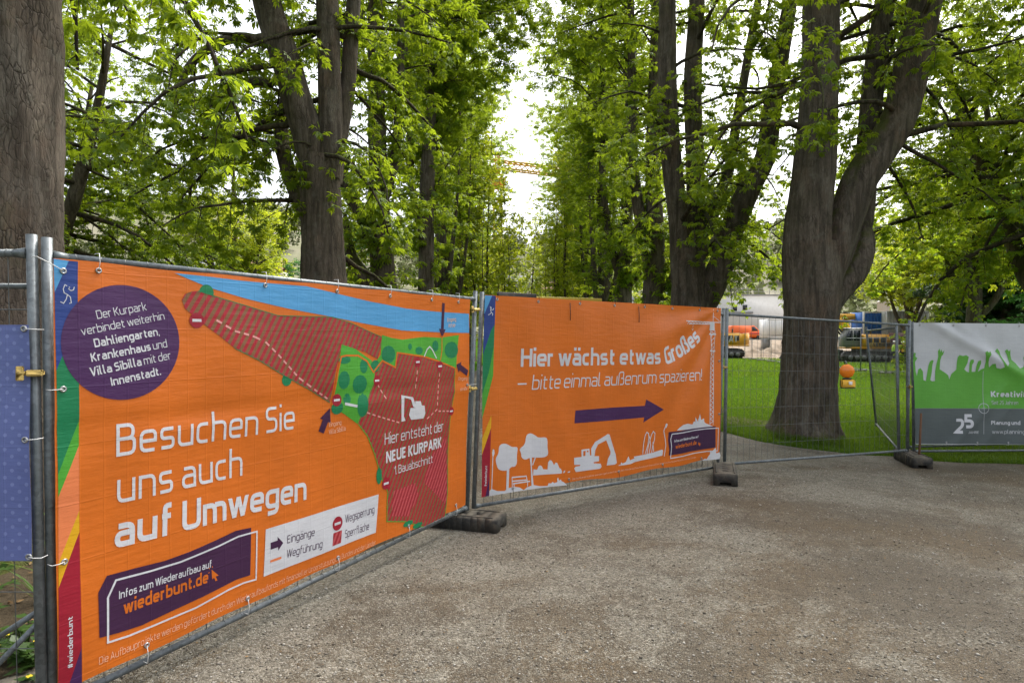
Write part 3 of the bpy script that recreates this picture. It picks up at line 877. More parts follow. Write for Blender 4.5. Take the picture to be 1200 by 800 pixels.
def put(o, x, y, rz=0, s=1.0):
    o.location = (x, y, gzf(x, y)); o.rotation_euler = (0, 0, rz); o.scale = (s, s, s)
put(c1, -3.2, 27.0, .3)
put(c2, 4.4, 30.0, 1.1)
put(c3, 4.5, 35.5, 2.0)
far_row = [(c2, -3.3, 32.6, 2.2, 1.0, 'fifth chestnut back in the left row'), (c3, -3.3, 38.0, .9, 1.0, 'sixth chestnut back in the left row, thin stems'),
           (c1, -3.2, 44.0, 4.0, 1.05, 'seventh chestnut back in the left row'), (c3, -3.2, 50.0, 3.0, .95, 'last chestnut of the left row by the bright gap'),
           (c1, 4.6, 41.0, 2.5, 1.0, 'seventh chestnut back in the right row'), (c2, 4.8, 47.0, 5.0, 1.0, 'eighth chestnut back in the right row'),
           (c1, 5.0, 53.0, 1.5, .95, 'last chestnut of the right row, bright green near the gap')]
for o, x, y, rz, s, lb in far_row:
    copy_thing(o, (x, y, gzf(x, y)), rz, s, lb)

# --- young thin trees seen through the gap at the end of the avenue
def young(label, x, y, seed, h, n, leafy, r=.11):
    g = gzf(x, y)
    rng = random.Random(seed)
    st = [([(x, y, g - .05), (x + .1, y, g + 1.0), (x - .05, y, g + 3.0), (x + .2, y, g + h)], [r, r * .8, r * .6, r * .1])]
    for i in range(5):
        a = i * 1.26 + rng.random(); z0 = g + 1.0 + .5 * i
        st.append(([(x, y, z0), (x + .5 * math.sin(a), y + .4 * math.cos(a), z0 + .9), (x + .8 * math.sin(a), y + .6 * math.cos(a), g + h * (.6 + .3 * rng.random()))], [r * .5, r * .4, r * .06]))
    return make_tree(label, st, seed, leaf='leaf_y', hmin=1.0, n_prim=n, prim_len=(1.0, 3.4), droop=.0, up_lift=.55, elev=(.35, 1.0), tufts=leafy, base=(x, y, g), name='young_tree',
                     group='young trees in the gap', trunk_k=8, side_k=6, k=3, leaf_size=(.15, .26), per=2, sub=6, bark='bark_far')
young('pale sparse young tree at the left of the bright gap', -.9, 44, 51, 11.0, 50, 70)
young('slender tall young tree with pale leaves left of the crane, further forward', -1.25, 34, 54, 15.0, 90, 120, .13)
young('slender tall young tree with pale leaves at the right of the bright gap', 3.3, 37, 55, 14.0, 84, 110, .13)
young('pale leafy tree far beyond the avenue, below the crane', -2.0, 67, 57, 15.0, 110, 160, .15)
young('rounder pale leafy tree far beyond the avenue at the right of the gap', 2.6, 72, 58, 17.0, 110, 160, .15)
young('nearly bare young tree in the middle of the bright gap', 1.6, 50, 52, 9.0, 26, 8, .17)
young('yellow green young tree just right of the bare one in the gap', 2.9, 39, 53, 9.0, 46, 90)

# --- lawn trees behind the building site fence on the right
b1 = broad('yellow green lawn tree with short dark trunk above the green banner', 25.6, 34.0, 61, h=16, leaf='leaf_y', hmin=5.2, n=100, L=(2.6, 5.8), droop=.16, elev=(.1, .9), k=5, leaf_size=(.26, .40), per=3, twigs=False, tufts=0)
b2 = broad('bushy fresh green tree at the right border beyond the green banner', 24.6, 27.0, 62, h=8.5, leaf='leaf_b', hmin=.5, n=76, L=(1.8, 3.8), droop=.5, k=5, leaf_size=(.2, .3), per=4, twigs=False, tufts=0, r=.25)
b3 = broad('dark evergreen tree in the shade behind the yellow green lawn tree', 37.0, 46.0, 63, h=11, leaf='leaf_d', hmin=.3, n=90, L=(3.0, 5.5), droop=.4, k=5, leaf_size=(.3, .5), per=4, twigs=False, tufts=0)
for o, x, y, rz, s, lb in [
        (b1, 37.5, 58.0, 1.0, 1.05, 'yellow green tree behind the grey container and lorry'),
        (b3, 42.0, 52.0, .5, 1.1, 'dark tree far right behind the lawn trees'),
        (b1, -20.0, 44.0, .4, 1.0, 'light green tree furthest left before the hillside'),
        (b1, 12.0, 46.0, 4.1, .9, 'light green tree behind the right row, above the arrow banner end'),
        (b2, -7.6, 26.0, 2.0, .6, 'low bushy tree behind the broad chestnut'),
        (b1, 46.0, 62.0, 2.9, 1.15, 'tall light tree at the far right edge of the site')]:
    copy_thing(o, (x, y, gzf(x, y)), rz, s, lb)
# ---------------------------------------------------------------- mobile fence panels
def fence_panel(label, BL, BR, TL, TR, base_z=None, k=10, mesh=True, vstep=.10, hstep=.25, brace=None, group='mobile mesh fence panels', wire=.0022, name='mobile_fence', detail=True):
    """BL/BR/TL/TR: post ends (bottom and top); two posts, two rails, welded wire mesh"""
    BL, BR, TL, TR = map(Vector, (BL, BR, TL, TR))
    root = empty(name, tuple(BL), 0, label, 'fence panel', group)
    o = BL
    def P(u, v): return (BL.lerp(BR, u)).lerp(TL.lerp(TR, u), v) - o
    H = (TL - BL).length; L = (BR - BL).length
    vt, vb = 1 - .075 / H, .045 / H
    for u in (0, 1):
        m = MB().tube([P(u, 0), P(u, .5), P(u, 1)], .0205, 12 if detail else 6)
        m.build('post', MAT['galv'], root, True)
    for v, nm in ((vt, 'top_rail'), (vb, 'bottom_rail')):
        m = MB().tube([P(.02 / L, v), P(.5, v), P(1 - .02 / L, v)], .0165, 10 if detail else 6)
        if detail:
            for u, s in ((0, 1), (1, -1)):          # flattened, welded ends of the rails
                a, b = P(u + s * .02 / L, v), P(u + s * .075 / L, v)
                m.tube([a, b], [.024, .017], 8)
        m.build(nm, MAT['galv'], root, True)
    if mesh:
        m = MB()
        nv = int(L / vstep)
        n = (BR - BL).cross(TL - BL).normalized() * .003
        for i in range(1, nv):
            u = i / nv
            m.tube([P(u, vb) - n * 0, P(u, vt)], wire, 4, False)
            if detail:                                # wire ends wrapped over the rails
                for v in (vb, vt):
                    c = P(u, v)
                    m.tube([c + Vector((.018 * math.cos(a), 0, .018 * math.sin(a))).x * n.normalized() + Vector((0, 0, .018 * math.sin(a))) for a in (x * PI / 3 for x in range(6))], wire, 4, False, True)
        for j in range(1, int(H / hstep) + 1):
            v = vb + (vt - vb) * j / (int(H / hstep) + 1)
            m.tube([P(0, v) + n, P(1, v) + n], wire, 4, False)
        m.build('wire_mesh', MAT['wire'], root)
    if brace:
        for (u0, v0, u1, v1) in brace: MB().tube([P(u0, v0) - n * 4, P(u1, v1) - n * 4], .012, 8).build('brace', MAT['galv'], root, True)
    return root, P, o

def clamp(P, o, u, v, root, off):
    c = P(u, v)
    m = MB()
    m.box(c + Vector(off), (.06, .04, .026), .4, .006)
    m.tube([c + Vector(off) + Vector((-.03, -.05, 0)), c + Vector(off) + Vector((-.03, .05, 0))], .009, 6)
    m.box(c + Vector(off) + Vector((-.035, -.035, 0)), (.026, .018, .06), .4, .004)
    m.build('clamp', MAT['brass'], root)

def pz(x, y, Y): return W(x, y, Y)

PANELS = {}
# 1: the map banner's panel
b = [pz(62.5, 838, 2.6), pz(547, 600, 5.47), pz(55, 278.5, 2.6), pz(557, 341, 5.47)]
PANELS[1] = fence_panel('mesh fence panel carrying the orange map banner, nearest to the viewer', *b)
# 2: the arrow banner's panel
b2_ = [pz(555, 599, 5.55), pz(841, 551, 7.55), pz(565, 342, 5.55), pz(848, 361, 7.55)]
PANELS[2] = fence_panel('mesh fence panel carrying the orange banner with the arrow', *b2_)
# 3: the bare panel in front of the huge trunk
b3_ = [pz(849, 548, 7.62), pz(1063, 531, 9.0), pz(852, 361, 7.62), pz(1066, 375, 9.0)]
PANELS[3] = fence_panel('bare mesh fence panel in front of the huge forked trunk', *b3_, wire=.0019)
# 4: the green banner's panel
b4_ = [pz(1071, 532, 9.06), pz(1352, 530, 9.3), pz(1069, 377, 9.06), pz(1352, 379, 9.3)]
PANELS[4] = fence_panel('mesh fence panel carrying the white and green banner', *b4_)
# 0: the blue banner's panel running out of the picture on the left
b0_ = [pz(-980, 838, 2.5), pz(49.5, 838, 2.57), pz(-980, 276, 2.5), pz(37, 275, 2.57)]
PANELS[0] = fence_panel('mesh fence panel carrying the blue dotted banner at the left border', *b0_, brace=[(.93, .14, 1.0, .22), (.9, .02, .995, .19), (.5, .9, 1.0, .893)])
# folded-back panel standing open towards the lawn
bf_ = [pz(1027, 499, 12.1), pz(1053.5, 531, 9.12), pz(1015, 383, 12.1), pz(1050.5, 378, 9.12)]
PANELS[5] = fence_panel('narrow looking mesh panel swung open towards the lawn', *bf_, wire=.0019)
bs_ = [pz(1064, 527, 9.35), pz(1300, 519, 10.6), pz(1063, 379, 9.35), pz(1300, 386, 10.6)]
PANELS[6] = fence_panel('second mesh panel leaning behind the green banner, its lower rail showing', *bs_, wire=.0019)

r_, P_, o_ = PANELS[0]; clamp(P_, o_, 1.0, .713, r_, (.025, -.03, 0))
r_, P_, o_ = PANELS[1]; clamp(P_, o_, 1.0, .955 - .04, r_, (.02, -.02, 0)); clamp(P_, o_, 1.0, .56, r_, (.02, -.02, 0))
r_, P_, o_ = PANELS[3]; clamp(P_, o_, 0.0, .63, r_, (-.02, -.02, 0)); clamp(P_, o_, 1.0, .5, r_, (.02, -.02, 0))

# ---- far row of panels between lawn and building site
line = [(20.4, 33.5), (21.0, 39.5), (22.0, 50.0), (24.0, 63.5)]
fp = None; q = 0
pts_ = []
for a, b_ in zip(line[:-1], line[1:]):
    L_ = math.dist(a, b_); n_ = max(1, round(L_ / 3.5))
    for i in range(n_): pts_.append((a[0] + (b_[0] - a[0]) * i / n_, a[1] + (b_[1] - a[1]) * i / n_))
pts_.append(line[-1])
extra = [(20.4 + 3.4 * i, 33.5 - .4 * i) for i in range(4)]
def far_panel(a, b_, src):
    z = gzf(*a); L_ = math.dist(a, b_); rz = math.atan2(b_[1] - a[1], b_[0] - a[0])
    c = copy_thing(src, (a[0], a[1], z + .1), rz) if src.get('used') else src
    c.location = (a[0], a[1], z + .1); c.rotation_euler = (0, 0, rz); c.scale = (L_ / 3.4, 1, 1)
    src['used'] = 1
    return c
fr, P_, o_ = fence_panel('plain mesh fence panel standing in the far row along the building site', (0, 0, 0), (3.35, 0, 0), (0, 0, 1.95), (3.35, 0, 1.95), detail=False, vstep=.22, hstep=.4, wire=.003, group='far fence row', name='mobile_fence')
MB().box((.0, 0, -.05), (.24, .7, .1), 0, .02).build('foot', flat('far_block', (.05, .05, .05)), fr)
for a, b_ in zip(pts_[:-1], pts_[1:]): far_panel(a, b_, fr)
for a, b_ in zip(extra[:-1], extra[1:]): far_panel(a, b_, fr)
for o in COL.objects:
    if 'used' in o: del o['used']

# ---------------------------------------------------------------- feet
def mat_foot():
    t = NT('recycled_rubber')
    p = t.geo()
    n = t.noise(p, 9, 6, .65); n2 = t.noise(p, 60, 4, .7)
    c = t.ramp(n, [(.35, (.028, .028, .027)), (.55, (.065, .06, .05)), (.72, (.15, .12, .08))])
    g = t.n('NewGeometry'); sx = t.n('SeparateXYZ'); t.l(g.outputs['Normal'], sx.inputs[0])
    dust = t.math('MULTIPLY', t.ramp(sx.outputs['Z'], [(.5, (0, 0, 0)), (.95, (1, 1, 1))]), t.ramp(n, [(.3, (.25, .25, .25)), (.65, (.9, .9, .9))]))
    c = t.mix(dust, c, (.19, .165, .125))
    return t.principled(c, .85, 0, t.bump(n2, .6, .006), .25)
MAT['foot'] = mat_foot()
def foot(label, cx, cy, ang, L=.72, Wd=.25, H=.13, lift=0.0):
    """block with a lifting notch in its end, post holes in the top; ang = direction of its long axis"""
    z = gzf(cx, cy) + lift
    root = empty('ballast_block', (cx, cy, z), ang, label, 'fence foot', 'fence feet')
    m = MB()
    # body: side walls, ends with notch, top frame round the holes
    w = Wd / 2; l = L / 2; c = .012
    nh, nw = H * .32, Wd * .23
    prof = [(-w, 0), (-nw, 0), (-nw, nh), (nw, nh), (nw, 0), (w, 0), (w, H - .02), (w - .014, H), (-w + .014, H), (-w, H - .02)]
    def seg(x0, x1, profile): m.prism(profile, (0, 0, 0), (0, 1, 0), (0, 0, 1), (1, 0, 0), x0, x1)
    full = [(-w, .004), (w, .004), (w, H - .02), (w - .014, H), (-w + .014, H), (-w, H - .02)]
    e = .11
    seg(-l, -l + e, prof); seg(l - e, l, prof)
    holes = [-.19, -.055, .055, .19]
    xs = [-l + e]
    hw, hl = .028, .030
    for h in holes:
        seg(xs[-1], h - hl, full)
        side = [(hw, .004), (w, .004), (w, H - .02), (w - .014, H), (hw, H)]
        seg(h - hl, h + hl, side); seg(h - hl, h + hl, [(-a, b) for a, b in side])
        m.box((h, 0, .03), (2 * hl, 2 * hw, .04))
        xs.append(h + hl)
    seg(xs[-1], l - e, full)
    # raised ribs along the top edges
    m.box((0, w - .032, H + .004), (L - .1, .018, .010), 0, .003); m.box((0, -w + .032, H + .004), (L - .1, .018, .010), 0, .003)
    o = m.build('body', MAT['foot'], root)
    return root
foot('low weathered block foot between the two orange banners', -.47, 5.41, math.atan2(-.29, .96), .80, .27, .12)
foot('block foot with sandy top below the right end of the arrow banner', 2.50, 7.22, math.atan2(.93, .30), .74, .26, .14)
foot('dark block foot at the left edge of the green banner', 5.80, 8.90, math.atan2(.96, .24), .74, .25, .155)
foot('dark block foot left of the map banner, under the near posts', -1.98, 2.62, math.atan2(.5, -.87), .70, .24, .10)

# ---------------------------------------------------------------- beacon, stake
def beacon():
    c = W(992.5, 440, 8.42)
    root = empty('warning_lamp', tuple(c), R(-12), 'orange round warning lamp on a yellow battery box hanging on the bare panel', 'warning lamp')
    t = NT('amber_lens'); p = t.obj()
    v = t.n('TexVoronoi', ins={'Scale': 70.0}); t.l(p, v.inputs['Vector'])
    am = t.principled((.85, .22, .008), .2, 0, t.bump(v.outputs['Distance'], .12, .003), .6)
    m = MB()
    # faceted round lens facing the path
    seg = 9
    def disc(y, r): return [(r * math.cos(a), y, .062 + r * math.sin(a)) for a in (i / seg * 2 * PI for i in range(seg))]
    rings = [disc(-.045, .004), disc(-.042, .045), disc(-.028, .082), disc(-.010, .097), disc(.012, .097), disc(.03, .082), disc(.042, .04), disc(.045, .004)]
    vs = [v for r in rings for v in r]
    fs = [(i * seg + j, (i + 1) * seg + j, (i + 1) * seg + (j + 1) % seg, i * seg + (j + 1) % seg) for i in range(len(rings) - 1) for j in range(seg)]
    m.add(vs, fs)
    m.build('lens', am, root)
    MB().box((0, 0, -.045), (.10, .07, .025), 0, .005).build('collar', flat('black_collar', (.015, .015, .015)), root)
    MB().box((.008, 0, -.108), (.175, .10, .105), 0, .014).build('battery_box', flat('yellow_plastic', (.80, .42, .01), .35), root)
    MB().box((.008, 0, -.166), (.16, .088, .014), 0, .004).build('base', flat('black_base', (.02, .02, .02)), root)
    MB().box((.030, -.0515, -.098), (.045, .004, .045), 0, .001).build('sticker', flat('white_sticker', (.75, .75, .72)), root)
    MB().tube([(0, .01, .155), (0, .03, .19), (0, .085, .20), (0, .10, .16)], .008, 6).build('hook', MAT['galv'], root)
beacon()
st_ = MB().tube([W(1076.5, 543, 8.78) - W(1076.5, 543, 8.78), W(1078, 520, 8.80) - W(1076.5, 543, 8.78), W(1079.5, 484, 8.84) - W(1076.5, 543, 8.78)], [.016, .015, .013], 8).build('stake', weathered('rusty_iron', (.16, .075, .035), .8, .2, .5, 18, (.05, .025, .015), .5, .4), None, True)
st_.location = W(1076.5, 543, 8.78)
tag(st_, 'thin rusty stake leaning against the lower left corner of the green banner', 'stake')
# ---------------------------------------------------------------- a squarish sans drawn as strokes
XH, ASC, DSC = .725, 1.06, -.26
G = {
 'a': (.57, ["0.06,x 1,x,r 1,B", "1,q 0,q,r 0,b,r 1,b"]),
 'b': (.60, ["0,A 0,B", "0,x 1,x,r 1,b,r 0,b"]),
 'c': (.50, ["1,x 0,x,r 0,b,r 1,b"]),
 'd': (.60, ["1,A 1,B", "1,x 0,x,r 0,b,r 1,b"]),
 'e': (.58, ["0,m 1,m 1,x,r 0,x,r 0,b,r .95,b"]),
 'f': (.42, ["0.32,B 0.32,a,r 1,a", "0,x .95,x"]),
 'g': (.60, ["1,x 0,x,r 0,b,r 1,b", "1,X 1,d,r .08,d"]),
 'h': (.60, ["0,A 0,B", "0,x 1,x,r 1,B"]),
 'i': (0, ["0,X 0,B", "0,i 0,A"]),
 'j': (.22, ["1,X 1,d,r 0,d", "1,i 1,A"]),
 'k': (.56, ["0,A 0,B", "0,m .3,m 1,X", ".3,m 1,B"]),
 'l': (.26, ["0,A 0,b,r 1,b"]),
 'm': (.95, ["0,X 0,B", "0,x .5,x,r .5,B", ".5,x 1,x,r 1,B"]),
 'n': (.60, ["0,X 0,B", "0,x 1,x,r 1,B"]),
 'o': (.60, ["0,x,r 1,x,r 1,b,r 0,b,r 0,x,r"]),
 'p': (.60, ["0,X 0,D", "0,x 1,x,r 1,b,r 0,b"]),
 'r': (.38, ["0,X 0,B", "0,x 1,x"]),
 's': (.52, ["1,x 0,x,s 0,m,s 1,m,s 1,b,s 0,b"]),
 't': (.42, [".3,T .3,b,r 1,b", "0,x 1,x"]),
 'u': (.60, ["0,X 0,b,r 1,b", "1,X 1,B"]),
 'v': (.56, ["0,X .5,B 1,X"]),
 'w': (.86, ["0,X .25,B .5,X .75,B 1,X"]),
 'z': (.50, ["0,x 1,x 0,b 1,b"]),
 'ß': (.60, ["0,B 0,a,r .85,a,s .85,M,s .45,M 1,M,s 1,b,s .35,b"]),
 'A': (.72, ["0,B .5,C 1,B", ".18,h .82,h"]),
 'B': (.62, ["0,C 0,B", "0,c .92,c,r .92,M,r 0,M", ".5,M 1,M,r 1,b,r 0,b"]),
 'C': (.56, ["1,c 0,c,r 0,b,r 1,b"]),
 'D': (.66, ["0,C 0,B", "0,c 1,c,r 1,b,r 0,b"]),
 'E': (.52, ["1,c 0,c 0,b 1,b", "0,M .9,M"]),
 'G': (.64, ["1,c 0,c,r 0,b,r 1,b 1,M .55,M"]),
 'H': (.66, ["0,C 0,B", "1,C 1,B", "0,M 1,M"]),
 'I': (0, ["0,C 0,B"]),
 'J': (.42, ["0,b 1,b,r 1,C"]),
 'K': (.62, ["0,C 0,B", "0,M .3,M 1,C", ".3,M 1,B"]),
 'L': (.48, ["0,C 0,b 1,b"]),
 'N': (.68, ["0,B 0,C", "0,C 1,B", "1,B 1,C"]),
 'P': (.60, ["0,C 0,B", "0,c 1,c,r 1,M,r 0,M"]),
 'R': (.62, ["0,C 0,B", "0,c 1,c,r 1,M,r 0,M", ".45,M 1,B"]),
 'S': (.58, ["1,c 0,c,r 0,M,r 1,M,r 1,b,r 0,b"]),
 'T': (.58, ["0,c 1,c", ".5,C .5,B"]),
 'U': (.66, ["0,C 0,b,r 1,b,r 1,C"]),
 'V': (.68, ["0,C .5,B 1,C"]),
 'W': (1.0, ["0,C .25,B .5,C .75,B 1,C"]),
 '1': (.34, ["0,h7 1,c 1,B"]),
 '2': (.54, ["0,c 1,c,r 1,M,s 0,b 1,b"]),
 '5': (.54, ["1,c 0,c 0,M 1,M,r 1,b,r 0,b"]),
 '.': (0, ["0,B 0,pt"]), ',': (.06, ["1,pt 0,cm"]), '–': (.6, ["0,m 1,m"]), '!': (0, ["0,C 0,ex", "0,B 0,pt"]),
 '#': (.62, [".35,C .15,B", ".85,C .65,B", "0,h3 1,h3", "0,h7 1,h7"]),
}
for u_, b_ in (('ä', 'a'), ('ö', 'o'), ('ü', 'u')):
    G[u_] = (G[b_][0], G[b_][1] + [".2,i .2,A", ".8,i .8,A"])

def _round(pts, closed):
    """pts: (x, y, r); corner fillets"""
    n = len(pts); out = []
    for i, (x, y, r) in enumerate(pts):
        if r <= 0 or (not closed and i in (0, n - 1)): out.append((x, y)); continue
        a, b = pts[(i - 1) % n], pts[(i + 1) % n]
        d1 = math.dist((x, y), a[:2]); d2 = math.dist((x, y), b[:2])
        q = min(r, d1 * .5, d2 * .5)
        if q < 1e-5: out.append((x, y)); continue
        p1 = (x + (a[0] - x) / d1 * q, y + (a[1] - y) / d1 * q); p2 = (x + (b[0] - x) / d2 * q, y + (b[1] - y) / d2 * q)
        for s in range(5):
            t = s / 4; k_ = .72
            out.append(((1 - t)**2 * p1[0] + 2 * t * (1 - t) * x + t * t * p2[0], (1 - t)**2 * p1[1] + 2 * t * (1 - t) * y + t * t * p2[1]))
    return out

def stroke2d(pts, w, closed=False):
    """quads of a mitred stroke"""
    P = [np.array(p[:2], float) for p in pts]
    Q = [P[0]]
    for p in P[1:]:
        if np.linalg.norm(p - Q[-1]) > 1e-6: Q.append(p)
    if closed and np.linalg.norm(Q[0] - Q[-1]) < 1e-6: Q.pop()
    n = len(Q)
    if n < 2: return []
    Ls, Rs = [], []
    for i in range(n):
        a = Q[i - 1] if (closed or i > 0) else None
        b = Q[(i + 1) % n] if (closed or i < n - 1) else None
        d1 = (Q[i] - a) / np.linalg.norm(Q[i] - a) if a is not None else None
        d2 = (b - Q[i]) / np.linalg.norm(b - Q[i]) if b is not None else None
        if d1 is None: d1 = d2
        if d2 is None: d2 = d1
        n1 = np.array([-d1[1], d1[0]]); n2 = np.array([-d2[1], d2[0]])
        m = n1 + n2; l = np.linalg.norm(m)
        m = n1 if l < 1e-6 else m / l
        s = min(1 / max(.3, m @ n1), 2.2) * w / 2
        Ls.append(Q[i] + m * s); Rs.append(Q[i] - m * s)
    return [(Rs[i], Rs[(i + 1) % n], Ls[(i + 1) % n], Ls[i]) for i in range(n if closed else n - 1)]

def glyph(ch, w, narrow=1.0):
    """list of polylines ((x, y, r)...), closed flag, and the advance width; cap height = 1"""
    if ch not in G: return [], .32
    Wd, paths = G[ch]
    Wd = max(0, Wd * narrow + w * .55 - (w if Wd > 0 else 0)) if Wd > 0 else 0
    h = w / 2
    ys = {'B': 0, 'b': h, 'X': XH, 'x': XH - h, 'C': 1, 'c': 1 - h, 'A': ASC, 'a': ASC - h, 'D': DSC, 'd': DSC + h, 'm': XH / 2, 'M': .53,
          'q': XH * .57, 'i': ASC - max(w, .10), 'T': XH + .2, 'h': .3, 'h3': .32, 'h7': .70, 'pt': max(w, .09), 'cm': -.13, 'ex': .3}
    out = []
    for p in paths:
        pts = []
        for tok in p.split():
            f = tok.split(',')
            r = {'r': .20, 's': .13}.get(f[2], 0) if len(f) > 2 else 0
            pts.append((float(f[0]) * Wd + h, ys[f[1]], r))
        closed = len(pts) > 3 and pts[0] == pts[-1]
        if closed: pts = pts[:-1]
        out.append((_round(pts, closed), closed))
    return out, Wd + w

def text_strokes(runs, gap=.10, narrow=1.0):
    """runs: [(string, weight)] -> list of (polyline, closed, weight) in cap units, total width"""
    x, out = 0.0, []
    for s, w in runs:
        for ch in s:
            if ch == ' ': x += .26; continue
            g_, adv = glyph(ch, w, narrow)
            for pl, cl in g_: out.append(([(a + x, b) for a, b in pl], cl, w))
            x += adv + gap
    return out, x - gap
# ---------------------------------------------------------------- banners
def mat_cloth(name, col, rough=.38, hatch=None, dots=None, spec=.45):
    """printed PVC mesh tarpaulin: fine weave, the wire grid pressing through, faint soiling"""
    t = NT(name)
    uv = t.uv()
    c = (*col, 1)
    sep = t.n('SeparateXYZ'); t.l(uv, sep.inputs[0])
    if hatch:
        (c2, period, ang) = hatch
        q = t.math('ADD', t.math('MULTIPLY', sep.outputs[0], math.cos(ang) / period), t.math('MULTIPLY', sep.outputs[1], math.sin(ang) / period))
        f = t.math('FRACT', q)
        c = t.mix(t.math('GREATER_THAN', f, .5), col, c2)
    if dots:
        (c2, period) = dots
        a = t.math('FRACT', t.math('DIVIDE', t.math('ADD', sep.outputs[0], sep.outputs[1]), period))
        b = t.math('FRACT', t.math('DIVIDE', t.math('SUBTRACT', sep.outputs[0], sep.outputs[1]), period))
        da = t.math('SUBTRACT', a, .5); db = t.math('SUBTRACT', b, .5)
        r2 = t.math('ADD', t.math('MULTIPLY', da, da), t.math('MULTIPLY', db, db))
        c = t.mix(t.math('LESS_THAN', r2, .035), col, c2)
    n = t.noise(uv, 3.0, 5, .6); n2 = t.noise(t.mapping(uv, (3, 16, 1)), 2.0, 4, .6)
    soil = t.ramp(n, [(.3, (.86, .86, .86)), (.65, (1, 1, 1))])
    c = t.mix(1.0, c, soil, 'MULTIPLY')
    def ridge(sock, step, wd):
        f = t.math('ABSOLUTE', t.math('SUBTRACT', t.math('FRACT', t.math('DIVIDE', sock, step)), .5))
        return t.ramp(f, [(0, (1, 1, 1)), (wd, (0, 0, 0))])
    weave = t.math('ADD', t.math('SINE', t.math('MULTIPLY', sep.outputs[0], 1400)), t.math('SINE', t.math('MULTIPLY', sep.outputs[1], 1400)))
    grid = t.math('MAXIMUM', ridge(sep.outputs[0], .10, .05), ridge(sep.outputs[1], .25, .02))
    h = t.math('ADD', t.math('MULTIPLY', grid, .12), t.math('ADD', t.math('MULTIPLY', n2, .55), t.math('MULTIPLY', n, .8)))
    nb = t.bump(h, .42, .012)
    nb = t.bump(weave, .05, .0006, nb)
    pr = t.n('BsdfPrincipled', ins={'Roughness': rough})
    pr.inputs['Specular IOR Level'].default_value = spec
    if isinstance(c, tuple): pr.inputs['Base Color'].default_value = c
    else: t.l(c, pr.inputs['Base Color'])
    t.l(nb, pr.inputs['Normal'])
    tr = t.n('BsdfTranslucent')
    if isinstance(c, tuple): tr.inputs[0].default_value = c
    else: t.l(c, tr.inputs[0])
    mx = t.n('MixShader', ins={0: .10})
    t.l(pr.outputs[0], mx.inputs[1]); t.l(tr.outputs[0], mx.inputs[2]); t.l(mx.outputs[0], t.out.inputs[0])
    return t.m

ORANGE = (.71, .162, .013)
INK = {
 'orange': mat_cloth('orange_print', ORANGE),
 'white': mat_cloth('white_print', (.71, .72, .75)),
 'purple': mat_cloth('purple_print', (.070, .020, .100)),
 'plum': mat_cloth('plum_print', (.055, .016, .060)),
 'sky': mat_cloth('sky_blue_print', (.10, .38, .72)),
 'navy': mat_cloth('navy_print', (.025, .060, .27)),
 'green': mat_cloth('dark_green_print', (.010, .22, .085)),
 'lgreen': mat_cloth('light_green_print', (.085, .40, .040)),
 'yellow': mat_cloth('yellow_print', (.78, .42, .012)),
 'crimson': mat_cloth('crimson_print', (.36, .012, .032)),
 'salmon': mat_cloth('salmon_print', (.85, .24, .085)),
 'hatch': mat_cloth('red_hatched_print', (.25, .115, .05), hatch=((.44, .020, .035), .040, -.55)),
 'hatchb': mat_cloth('bright_hatched_print', (.36, .020, .030), hatch=((.55, .09, .10), .034, -.55)),
 'pink': mat_cloth('pink_print', (.80, .36, .33)),
 'small': mat_cloth('pale_small_print', (.88, .55, .38)),
 'bgreen': mat_cloth('grass_green_print', (.13, .43, .055)),
 'grey': mat_cloth('slate_grey_print', (.115, .140, .140)),
 'paper': mat_cloth('pale_grey_cloth', (.58, .60, .62)),
 'blue': mat_cloth('blue_violet_print', (.14, .175, .42), dots=((.21, .255, .53), .058)),
}

